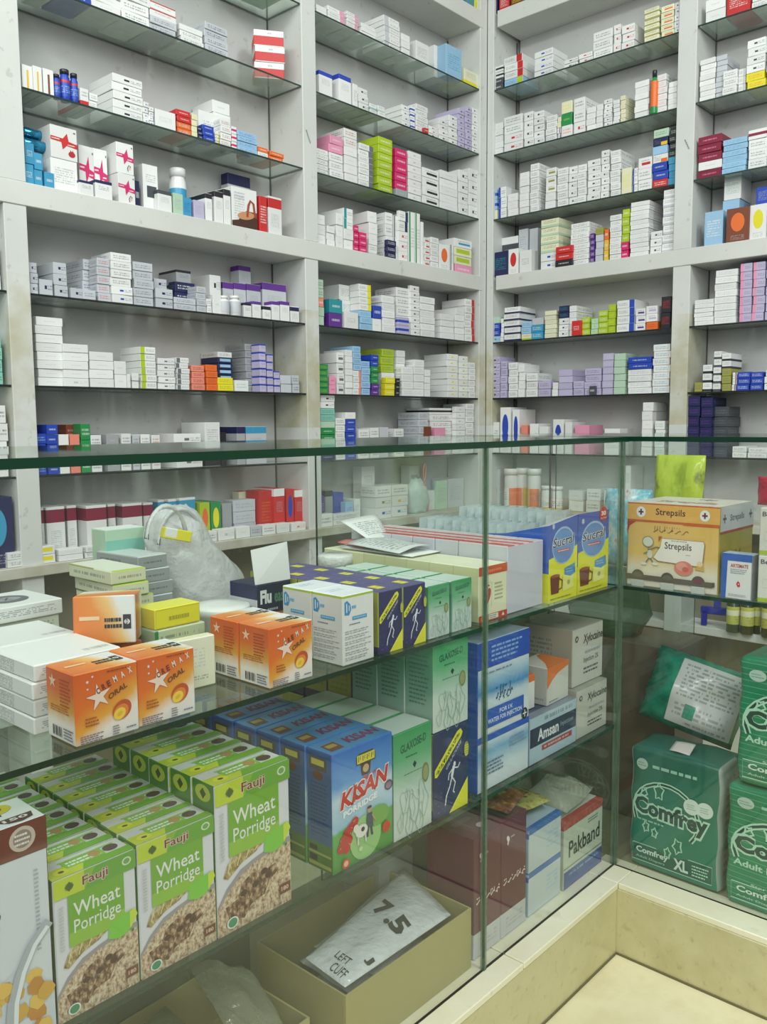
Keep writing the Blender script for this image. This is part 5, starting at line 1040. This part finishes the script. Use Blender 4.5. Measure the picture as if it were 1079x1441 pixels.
copy_tree(m1, m1.location+Vector((.079, 0, 0)), 'maroon and white tall carton on the counter floor beside the blue-striped ones')
for k in range(2):
    o = place('medicine_carton', 1.256, .793, K+.0815*k, .112, .10, .081, [carton((196, 208, 214), [(0, 1, .88, 1, (64, 110, 180))], [(.55, .9, .3, .7, 4, 'lb')]), carton((150, 176, 196), [(0, 1, .8, .92, 'bl')], []), carton((176, 196, 210), [(0, 1, 0, .1, (64, 110, 180))])], 'white carton with blue top stripe on the counter floor, %s of two' % ('lower', 'upper')[k], group='blue-striped cartons')
w, d, h = .150, .115, .135
o = place('bandage_box', 1.374, .790, K, w, d, h, [carton((196, 206, 190), [(0, 1, 0, .26, (60, 84, 160)), (0, 1, .88, 1, (170, 60, 56))], [(.1, .9, .16, .22, 1, 'lb')]), carton((176, 184, 170), [(0, 1, .88, 1, (170, 60, 56))]), carton((190, 196, 184), [(0, 1, 0, .12, (170, 60, 56))])], 'white bandage box with red and blue bands in the corner on the counter floor')
a = Art(w, h); a.text('Pakband', .12, .44, .92, .68, (26, 30, 30), .02); a.small(.6, .76, .9, .84, 2, 'tx', 2); a.line([(0, .31), (1, .31)], .008, (40, 60, 60)); a.build(o, 'front', (w, d, h))
SB = speck([(70, 34, 24), (110, 52, 34), (140, 84, 44), (170, 150, 84)], 5, 'printed_packet', .2)
def packet(name, c, sx, sy, th, rot, m_, lab, cat='packet', seed=1, group=None):
    n = 12; vs, fs, uvs = [], [], []; rn = random.Random(seed); ph = [rn.random()*6 for _ in range(4)]
    for s_ in (0, 1):
        for j in range(n+1):
            for i in range(n+1):
                u, v = i/n*2-1, j/n*2-1; b = max(0, (1-u**4)*(1-v**4)); z = (th*b*(1+.25*math.sin(4*u+ph[0])*math.sin(5*v+ph[1]))+.0006)*(1 if s_ else -.35)
                vs.append((u*sx/2*(1-.03*abs(math.sin(3*v+ph[2]))), v*sy/2, z+.004*math.sin(2.5*u+ph[3])))
    N = (n+1)**2
    for j in range(n):
        for i in range(n): q = j*(n+1)+i; f = (q, q+1, q+n+2, q+n+1); fs.append(f[::-1]); fs.append(tuple(N+k for k in f))
    rim = list(range(n+1))+[(j+1)*(n+1)-1 for j in range(1, n+1)]+[n*(n+1)+i for i in range(n-1, -1, -1)]+[j*(n+1) for j in range(n-1, 0, -1)]
    for k in range(len(rim)): p_, q = rim[k], rim[(k+1) % len(rim)]; fs.append((p_, q, N+q, N+p_))
    for f in fs:
        for q in f: k = q % N; uvs.append(((k % (n+1))/n, (k//(n+1))/n))
    o = link(name, mesh(vs, fs, None, uvs, True), None, [m_]); o.location = c; o.rotation_euler = tuple(R(a) for a in rot); tag(o, lab, cat, group); return o
packet('packet', (1.225, .85, K+.225), .10, .10, .010, (4, 3, 12), SB, 'brown printed packet lying on the striped cartons', seed=2)
packet('packet', (1.318, .86, K+.180), .10, .09, .010, (-4, 6, -14), speck([(150, 130, 70), (190, 190, 110), (120, 60, 40)], 4, 'printed_packet', .2), 'yellow-brown printed packet lying beside the bandage box', seed=5)
packet('packet', (1.447, .85, K+.152), .13, .10, .024, (3, -3, 6), film((186, 190, 170), .55), 'clear plastic packet lying on the bandage box', seed=8)
packet('packet', (1.45, .975, K+.16), .12, .14, .03, (62, 0, -6), film((170, 180, 160), .5), 'clear plastic packet leaning in the counter corner', seed=9)
place('medicine_carton', 1.165, .90, K, .09, .09, .25, [carton((150, 156, 150)), carton((140, 146, 140)), carton('gy')], 'grey carton standing behind the maroon ones')
for k in range(2): place('medicine_carton', 1.045, .96, K+.062*k, .09, .09, .061, [carton((176, 184, 180)), carton((166, 174, 170)), carton((176, 184, 180))], 'pale-grey carton behind the open tray, %s of two' % ('lower', 'upper')[k], group='pale-grey cartons behind the tray')
# open cardboard tray with glove packets
CB = speck([(150, 142, 92), (168, 160, 108), (176, 168, 116)], 3, 'cardboard', .6)
def tray(x0, x1, y0, y1, z, h, lab, rot=0, t_=.003):
    o = prim('tray', None, [(0, x1-x0, 0, t_, 0, h), (0, x1-x0, y1-y0-t_, y1-y0, 0, h), (0, t_, t_, y1-y0-t_, 0, h), (x1-x0-t_, x1-x0, t_, y1-y0-t_, 0, h), (t_, x1-x0-t_, t_, y1-y0-t_, 0, t_)], [CB], .0006)
    o.location = (x0, y0, z); o.rotation_euler = (0, 0, R(rot)); tag(o, lab, 'tray'); return o
tray(.784, 1.074, .785, .975, K+.0004, .103, 'open cardboard tray holding clear glove packets on the counter floor')
tray(.46, .74, .80, .99, K+.0004, .085, 'open cardboard tray half hidden below the porridge shelf', 2)
GP = film((222, 228, 228), .88, .18)
GQ = [Vector((.792, .874, .262)), Vector((.790, .792, .256)), on(634, 1287, 1, .80), on(570, 1222, 1, .95)]
def gq(u, v, o_=0):
    a_, b_, c_, d_ = GQ; n_ = (b_-a_).cross(d_-a_).normalized(); P = (a_*(1-u)+b_*u)*(1-v)+(d_*(1-u)+c_*u)*v
    bl = max(0, 1-(2*u-1)**4)*max(0, 1-(2*v-1)**4); return P+n_*(.010*bl+.002*math.sin(9*u+4*v)*bl+o_)
n = 14; vs, fs, uvs = [], [], []
for s_ in (0, 1):
    for j in range(n+1):
        for i in range(n+1): P = gq(i/n, j/n); b = GQ[0]; vs.append(P if s_ else gq(i/n, j/n, -.0015-.016*max(0, 1-(2*i/n-1)**4)*max(0, 1-(2*j/n-1)**4)))
N = (n+1)**2
for j in range(n):
    for i in range(n): q = j*(n+1)+i; f = (q, q+1, q+n+2, q+n+1); fs.append(f[::-1]); fs.append(tuple(N+k for k in f))
rim = list(range(n+1))+[(j+1)*(n+1)-1 for j in range(1, n+1)]+[n*(n+1)+i for i in range(n-1, -1, -1)]+[j*(n+1) for j in range(n-1, 0, -1)]
for k in range(len(rim)): p_, q = rim[k], rim[(k+1) % len(rim)]; fs.append((p_, q, N+q, N+p_))
gp = link('glove_packet', mesh(vs, fs, None, None, True), None, [GP]); tag(gp, 'clear white glove packet printed 7.5, lying slanted in the tray', 'packet')
vs, fs = [], []
for tx_, x0, y0, x1, y1, sh in (('7', .22, .52, .46, .66, 0), ('.5', .52, .50, .86, .66, 0), ('LEFT', .42, .10, .74, .15, 0), ('CUFF', .52, .02, .86, .08, 0), ('J', .86, .20, .96, .27, 0)):
    g_, f_ = glyphs(tx_, .045 if len(tx_) < 3 else .0); b = len(vs)
    vs += [gq(x0+u*(x1-x0), y0+v*(y1-y0), .0012) for u, v in g_]; fs += [tuple(b+q for q in f) for f in f_]
link('printed_lettering', mesh(vs, fs), gp, [flat((52, 56, 54))])
for i, (c, r_) in enumerate((((.93, .878, K+.024), (1, 0, 3)), ((.935, .882, K+.052), (-1, 1, -4)), ((.965, .885, K+.078), (2, -3, 6)))):
    packet('glove_packet', c, .19, .12, .010, r_, GP, 'clear white glove packet beneath the one printed 7.5, %s of three' % ('bottom', 'middle', 'top')[i], 'packet', 20+i, 'glove packets under the printed one')
packet('packet', (.555, .895, K+.075), .15, .13, .03, (14, 0, 10), film((120, 134, 96), .5), 'clear plastic packet with green contents below the porridge shelf', seed=30)
packet('packet', (.672, .885, K+.115), .10, .13, .025, (10, 24, -8), film((150, 154, 130), .55), 'clear crumpled plastic packet beside the open tray', seed=31)
o = place('medicine_carton', .52, 1.0, K, .16, .1, .13, [carton((110, 116, 88)), carton((100, 106, 80)), carton((120, 126, 96))], 'olive carton standing behind the left tray')
place('medicine_carton', .66, 1.01, K, .14, .1, .10, [carton((128, 130, 104)), carton((118, 120, 96)), carton((150, 152, 130))], 'dull beige carton standing behind the left tray')

# ------------------------------------------------------------------ right counter: lozenge display box and its neighbours on the glass shelf
w, d, h = .180, .165, .162
SF = grad([(0, (226, 222, 208)), (.22, (226, 218, 196)), (.4, (222, 188, 110)), (1, (220, 176, 92))], 90, .04)
o = place('display_box', 1.553, .764, U, w, d, h, [SF, grad([(0, (178, 150, 60)), (.5, (164, 144, 50)), (.66, (150, 140, 44)), (1, (150, 140, 44))], 90, .1), carton((214, 206, 196))], 'amber and white lozenge display box with round cut-outs on the right counter', face='R', rot=-.5, c=.002)
a = Art(w, h); DKB = (70, 44, 32)
a.rect(0, .80, 1, 1, (222, 170, 84)); a.rect(0, .985, 1, 1, (190, 90, 60)); a.poly([(0, .78), (0, .62), (.03, .72), (.10, .775), (.62, .775), (.62, .80), (0, .80)], (176, 70, 40)); a.rect(0, .775, 1, .80, (190, 92, 48)); a.rect(.62, .765, 1, .80, (196, 96, 48))
a.text('Strepsils', .32, .845, .64, .945, DKB, .012)
for cx in (.155, .845): a.ell(cx, .893, .052, .064, 'wh'); a.line([(cx-.028, .893), (cx+.028, .893)], .018, (110, 34, 40)); a.line([(cx, .858), (cx, .928)], .018, (110, 34, 40))
a.script(.3, .655, .68, .74, (110, 70, 40), 5, .006)
a.poly([(.36, .62), (.36, .55), (.40, .62)], (176, 84, 44)); a.poly([(.40, .60), (.84, .60), (.86, .56), (.84, .30), (.36, .32), (.30, .36), (.38, .50)], (150, 130, 90)); a.poly([(.40, .595), (.84, .595), (.85, .56), (.83, .31), (.36, .33), (.31, .365), (.385, .50)], (232, 228, 218))
a.text('Strepsils', .43, .455, .72, .56, DKB, .012); a.small(.5, .57, .7, .59, 1, (160, 140, 120), 2); a.small(.66, .42, .72, .435, 1, (150, 130, 110), 3)
a.ell(.64, .27, .10, .085, (214, 132, 116)); a.ell(.62, .29, .06, .05, (224, 158, 142)); a.ell(.66, .26, .035, .03, (204, 104, 92)); a.poly([(.76, .27), (.8, .36), (.84, .36), (.86, .26)], (206, 170, 90)); a.ell(.81, .34, .03, .03, (230, 206, 170))
# a plain stick figure spraying
a.ell(.245, .545, .065, .065, (120, 124, 110)); a.ell(.245, .545, .056, .056, (206, 210, 196)); a.line([(.25, .47), (.27, .36)], .012, (110, 110, 100)); a.line([(.26, .45), (.34, .49), (.38, .485)], .012, (110, 110, 100)); a.line([(.26, .43), (.2, .40)], .012, (110, 110, 100)); a.line([(.27, .36), (.22, .29), (.19, .29)], .012, (110, 110, 100)); a.line([(.27, .36), (.31, .30), (.34, .30)], .012, (110, 110, 100)); a.ell(.27, .40, .03, .05, (206, 206, 190)); a.ell(.2, .282, .035, .018, (220, 220, 206)); a.ell(.33, .29, .035, .018, (220, 220, 206))
def arch(cx, r, y0): return [(cx+r*math.cos(t_), y0+r*1.15*math.sin(t_)) for t_ in [math.pi*i/12 for i in range(13)]]
for cx in (.14, .47, .80): a.poly(arch(cx, .072, .12)[::-1] and arch(cx, .072, .12), (92, 86, 74))
a.rect(0, .085, .94, .145, (100, 94, 80)); a.poly([(.94, .085), (.97, .1), (.97, .15), (.94, .145)], (84, 70, 60))
for cx in (.14, .80, .47): a.rect(cx-.07, .0, cx+.07, .08, (196, 202, 196)); a.ell(cx, .14, .05, .03, (120, 70, 76) if cx > .7 else (110, 104, 90))
a.build(o, 'front', (w, d, h))
b = Art(d, h); b.rect(0, .72, 1, 1, (188, 190, 194)); b.rect(0, .69, 1, .72, (150, 60, 50)); b.text('Strepsils', .28, .80, .70, .90, (96, 96, 104), .02)
for cx in (.12, .9): b.line([(cx-.05, .86), (cx+.05, .86)], .025, (80, 80, 90)); b.line([(cx, .81), (cx, .91)], .025, (80, 80, 90))
b.text('1 2 4', .35, .4, .62, .48, (120, 100, 40), .01); b.build(o, 'right', (w, d, h))
c = Art(w, d); c.text('Strepsils', .2, .2, .85, .45, (176, 150, 140), .02); c.line([(.5, .75), (.7, .75)], .03, (170, 130, 124)); c.line([(.6, .68), (.6, .82)], .03, (170, 130, 124)); c.build(o, 'top', (w, d, h))
w, d, h = .052, .032, .0815
o = place('medicine_carton', 1.490, .5565, U, w, d, h, [carton('wh'), carton((150, 152, 156)), carton((180, 196, 214))], 'small white box with blue border before the lozenge display box', face='R') if False else place('medicine_carton', 1.545, .5765, U, .054, d, h, [carton('wh'), carton((150, 152, 156)), carton((180, 196, 214))], 'small white box with blue border beside the lozenge display box', face='R', rot=-2)
a = Art(.054, h); a.rect(0, .84, 1, 1, (52, 96, 180)); a.poly([(0, 0), (.16, 0), (.2, .84), (0, .84)], (52, 96, 180)); a.text('ARTEMATE', .3, .70, .88, .78, (190, 60, 66), .02); a.small(.3, .56, .85, .68, 3, (150, 154, 170), 2); a.poly([(.56, .27), (.50, .34), (.56, .41), (.62, .37), (.64, .29)], (196, 50, 60)); a.ell(.58, .34, .02, .012, 'wh'); a.small(.25, .06, .9, .12, 2, (160, 164, 176), 5); a.build(o, 'front', (.054, d, h))
LM2 = [carton((214, 216, 206), [(0, 1, .02, .1, 'lm')], []), carton((204, 206, 196), [(0, 1, .02, .1, 'lm')]), carton('wh')]
for k in range(2):
    o = place('medicine_carton', 1.545, .513, U+.0835*k, .07, .06, .083, LM2, 'white box with lime base line at the right edge, %s of two' % ('lower', 'upper')[k], face='R', group='white boxes with lime base line')
    a = Art(.07, .083); a.text('Be', .06, .82, .26, .92, (90, 94, 104), .02); a.text('N', .3, .62, .42, .74, (40, 40, 44), .03); a.small(.44, .62, .8, .74, 1, (60, 60, 66), 2, .6); a.line([(.12, .32), (.12, .5), (.5, .5), (.5, .32)], .012, (200, 200, 190), True); a.small(.3, .14, .9, .24, 2, 'gy', 3); a.build(o, 'front', (.07, .06, .083))
rp = packet('packet', (1.575, .492, U+.168+.026), .075, .05, .006, (90, 0, -90), speck([(150, 24, 50), (190, 36, 66), (176, 30, 60)], 3, 'printed_packet', .25), 'crimson foil packet standing on the white boxes at the right edge', seed=40)
lp = packet('packet', (1.81, .775, U+.125), .115, .24, .016, (84, 0, -92), speck([(150, 170, 40), (180, 198, 60), (190, 206, 70), (120, 130, 50)], 2, 'printed_packet', .25), 'lime-green foil pouch standing behind the lozenge display box', seed=41)
packet('packet', (1.76, .87, U+.085), .11, .17, .014, (82, 0, -86), speck([(90, 160, 180), (120, 180, 196), (190, 210, 214), (190, 110, 110)], 2.5, 'printed_packet', .25), 'pale-blue foil pouch standing beside the lime one', seed=42)
# ------------------------------------------------------------------ diaper packs on the floor of the right counter
m, t, p = new_mat('diaper_pack_film')
uvn = nd(t, 'ShaderNodeUVMap'); sp = nd(t, 'ShaderNodeSeparateXYZ'); t.links.new(uvn.outputs[0], sp.inputs[0])
ln = mth(t, 'LESS_THAN', mth(t, 'FRACT', mth(t, 'MULTIPLY', sp.outputs[1], 22)), .09)
cc = mixc(t, mth(t, 'MULTIPLY', ln, .5), ramp(t, noise(t, 2.5, 3, uvn.outputs[0]), [(.3, lin((16, 118, 84))), (.7, lin((30, 142, 100)))]), lin((150, 206, 170)))
t.links.new(cc, p.inputs['Base Color']); p.inputs['Roughness'].default_value = .22; TEAL_L = m
TEAL = grad([(0, (20, 122, 96)), (.5, (18, 116, 92)), (1, (14, 92, 76))], 90, .1); TSIDE = carton((150, 166, 156), [(.75, 1, 0, 1, (20, 96, 72))], [(.2, .6, .1, .9, 12, 'dg')])
def pack_me(w, d, h, mats, r=.012, puff=.004, seed=1):
    bm = bmesh.new(); bmesh.ops.create_cube(bm, size=1); bmesh.ops.scale(bm, vec=(w, d, h), verts=bm.verts); bmesh.ops.translate(bm, vec=(0, 0, h/2), verts=bm.verts)
    bmesh.ops.bevel(bm, geom=list(bm.edges), offset=r, segments=3, affect='EDGES', profile=.6)
    bmesh.ops.subdivide_edges(bm, edges=[e for e in bm.edges if e.calc_length() > .05], cuts=7, use_grid_fill=True)
    rn = random.Random(seed); a_, b_ = rn.random()*6, rn.random()*6
    for v in bm.verts:
        x, y, z = v.co; q = 1+.0*z
        bul = math.cos(math.pi*x/w)*math.cos(math.pi*(z/h-.5))
        v.co.y += (-1 if y < 0 else 1)*puff*max(0, bul) if abs(y) > d*.4 else 0
        v.co.x += .002*math.sin(17*z/h+a_)*(1 if abs(x) > w*.4 else .2); v.co.z += .0015*math.sin(14*x/w+b_)*(1 if z > h*.9 else 0)
    uv = bm.loops.layers.uv.new('UVMap')
    for f in bm.faces:
        f.smooth = True; n = f.normal; ax = max(range(3), key=lambda i: abs(n[i])); f.material_index = (1, 0, 2)[ax]
        for l in f.loops:
            x, y, z = l.vert.co; l[uv].uv = ((y/d+.5) if ax == 0 else x/w+.5, (y/d+.5) if ax == 2 else z/h)
    me = bpy.data.meshes.new('pack'); bm.to_mesh(me); bm.free()
    for m_ in mats: me.materials.append(m_)
    return me
MINT = (176, 220, 196)
def comfrey_art(o, w, d, h, big=False):
    a = Art(w, h); DK = (20, 66, 58)
    pts = [(.43+.37*math.cos(R(-38+i*15)), .50+.245*math.sin(R(-38+i*15))) for i in range(0, 17)]
    a.line([(x_*.97, y_) for x_, y_ in pts], .05, MINT); a.line([(x_*.97, y_) for x_, y_ in pts], .022, DK)
    for cx, cy, s_, r_ in ((.34, .68, .075, 20), (.17, .64, .05, 60), (.2, .36, .05, -40), (.30, .33, .045, 10), (.56, .28, .07, -30), (.45, .20, .05, 10))[:2 if big else 6]:
        P = [(cx+s_*(1 if i % 2 == 0 else .62)*math.cos(R(r_+36*i))*.8, cy+s_*(1 if i % 2 == 0 else .62)*math.sin(R(r_+36*i))) for i in range(10)]; a.line(P, .016, MINT, True)
    a.text('Comfrey', .04, .41, .90, .625, MINT, .10, 0, 0, -.03); a.text('Comfrey', .065, .43, .875, .605, DK, .045, 0, 0, -.03)
    a.text('Adult Diapers', .06, .33, .62, .40, MINT, .03) if big else a.small(.10, .40, .5, .43, 1, (150, 196, 180), 3)
    for cx in (.70, .84): a.ell(cx, .635, .085, .062, (206, 222, 212)); a.small(cx-.05, .61, cx+.05, .66, 3, (150, 176, 166), 2)
    a.line([(.05, .06), (.05, .2), (.93, .2), (.93, .06)], .008, MINT, True); a.rect(.057, .065, .925, .195, (14, 92, 76)) if not big else None
    a.text('Comfrey', .09, .115, .46, .18, (206, 228, 216), .03); a.text('Adult Diapers', .09, .08, .42, .105, (170, 206, 190), .01); a.text('XL', .52, .085, .68, .18, (206, 228, 216), .04); a.small(.72, .08, .9, .18, 4, MINT, 4)
    if big: a.text('Star', .2, .205, .32, .225, (190, 220, 200), .02)
    a.ell(.14, .87, .065, .045, (176, 200, 190)); a.small(.09, .85, .19, .89, 2, (110, 160, 140), 2); a.small(.26, .85, .9, .89, 1, (150, 200, 180), 6, .6)
    g_ = a.build(o, 'front', (w, d, h))
    for v in g_.data.vertices:
        x, y, z = v.co; v.co.y -= .0045*max(0, math.cos(math.pi*x/w)*math.cos(math.pi*(z/h-.5)))+.0003
    return g_
def pack(x0, y0, z, w, d, h, mats, lab, rot=0, big=False, seed=1, group=None):
    o = bpy.data.objects.new('diaper_pack', pack_me(w, d, h, mats, seed=seed)); COL.objects.link(o)
    a = R(rot-90); rx = Vector((math.cos(a), math.sin(a), 0)); ry = Vector((-math.sin(a), math.cos(a), 0)); o.location = Vector((x0, y0, z+.0005))+rx*w/2+ry*d/2; o.rotation_euler = (0, 0, a)
    tag(o, lab, 'diaper pack', group); comfrey_art(o, w, d, h, big); return o
w, d, h = .182, .105, .246
o = pack(1.558, .748, K, w, d, h, [TEAL, TSIDE, carton((40, 110, 96))], 'dark green XL diaper pack standing in the counter corner', -1)
sheet('paper_flap', [(0, 0, 0), (.04, 0, 0), (.04, .03, .012), (0, .03, .010)], flat((210, 206, 200)), '', '', .0008, .002).parent = o
fl = [c_ for c_ in o.children if c_.name.startswith('paper_flap')][0]; fl.location = (-.02, -.035, h+.001); fl.name = 'torn_flap'
pack(1.545, .551, K, .235, .12, .228, [TEAL_L, TEAL_L, TEAL_L], 'bright green ribbed diaper pack on the counter floor at the right edge', -1.5, True, 3, 'bright green ribbed diaper packs')
pack(1.55, .540, K+.2305, .235, .12, .235, [TEAL_L, TEAL_L, TEAL_L], 'bright green ribbed diaper pack stacked on the lower one at the right edge', -2, True, 4, 'bright green ribbed diaper packs')
# the loose teal pouch tilted on the XL pack, with its white label
tp = packet('diaper_pack', (1.672, .668, K+.246+.088), .19, .15, .045, (72, 14, -78), speck([(16, 104, 84), (24, 130, 104), (30, 146, 116)], 5, 'diaper_pack_film', .18), 'crumpled teal pouch with a white label, tilted upon the XL pack', 'diaper pack', 50)
tp.data.polygons.foreach_set('use_smooth', [True]*len(tp.data.polygons))
n = 12; vs = []; fs = []; uvs = []
for j in range(n+1):
    for i in range(n+1):
        u = -.42+1.32*i/n; v = -.85+1.72*j/n
        rn = random.Random(50); ph = [rn.random()*6 for _ in range(4)]
        b = max(0, (1-u**4)*(1-v**4)); z = (.045*b*(1+.25*math.sin(4*u+ph[0])*math.sin(5*v+ph[1]))+.0006)+.004*math.sin(2.5*u+ph[3])
        vs.append((u*.095, v*.075, z+.0012))
for j in range(n):
    for i in range(n): q = j*(n+1)+i; f = (q, q+1, q+n+2, q+n+1); fs.append(f); uvs += [((k % (n+1))/n, (k//(n+1))/n) for k in f]
link('paper_label', mesh(vs, fs, None, uvs, True), tp, [carton((206, 208, 208), [(.25, .42, .12, .34, (60, 160, 130))], [(.08, .94, .42, .95, 9, (110, 120, 125)), (.08, .9, .12, .34, 3, (130, 136, 140)), (.3, .95, .02, .08, 1, 'tx')], 1, .25)])
# blue plastic clip and low clutter behind
clipm = flat((44, 50, 150), .3)
o = prim('plastic_clamp', None, [(-.05, .05, -.006, .006, -.012, .012), (.03, .048, -.006, .006, -.05, .0), (-.048, -.03, -.006, .006, -.05, 0), (-.01, .01, -.01, .01, .01, .035)], [clipm], .003)
o.location = (2.42, .99, .39+.0515); o.location = (WX+.03, 1.0, .3905+.05); o.rotation_euler = (0, 0, R(-80)); tag(o, 'blue plastic clamp on the low ledge behind the diaper packs', 'clamp')

place('storage_carton', 1.745, 1.10, K, .36, .16, .40, [carton((104, 92, 74)), carton((96, 86, 70)), carton((120, 110, 88))], 'dull brown storage carton standing at the back of the right counter', face='R')
blob('plastic_bag', lerp_rings([(1.80, .93, K+.405, .05, .08), (1.80, .93, K+.45, .06, .10), (1.81, .92, K+.50, .05, .08), (1.80, .90, K+.54, .025, .03), (1.80, .89, K+.555, .03, .04)], 3), film((64, 110, 74), .6, .3), 'crumpled dark green plastic bag upon the brown storage carton', 'bag', seed=9)
def tube(name, pts, r, m_, lab, cat):
    cu = bpy.data.curves.new('c', 'CURVE'); cu.dimensions = '3D'; cu.bevel_depth = r; cu.bevel_resolution = 2; sp_ = cu.splines.new('NURBS'); sp_.points.add(len(pts)-1); sp_.use_endpoint_u = True
    for q, P in zip(sp_.points, pts): q.co = (P[0], P[1], P[2], 1)
    ob_ = bpy.data.objects.new('c', cu); me = bpy.data.meshes.new_from_object(ob_); bpy.data.objects.remove(ob_)
    o = link(name, me, None, [m_]); tag(o, lab, cat); return o
P1 = [on(x, y, 1, 1.90) for x, y in ((589, 738), (591, 715), (596, 690), (600, 660), (598, 648), (594, 664), (600, 690), (603, 715), (602, 740))]
P1[0].z = P1[-1].z = .7225
tube('infusion_tube', P1, .0022, flat((196, 120, 110), .3), 'looped pink infusion tubing standing on the bench, inner-left bay', 'tubing')
blob('saline_pouch', lerp_rings([(2.30, 1.925, .7215, .05, .03), (2.30, 1.925, .75, .055, .035), (2.30, 1.925, .81, .045, .03), (2.30, 1.925, .84, .02, .01)], 3), film((206, 224, 212), .7, .25), 'pale rounded saline pouch on the bench, inner-left bay', 'pouch', seed=3)
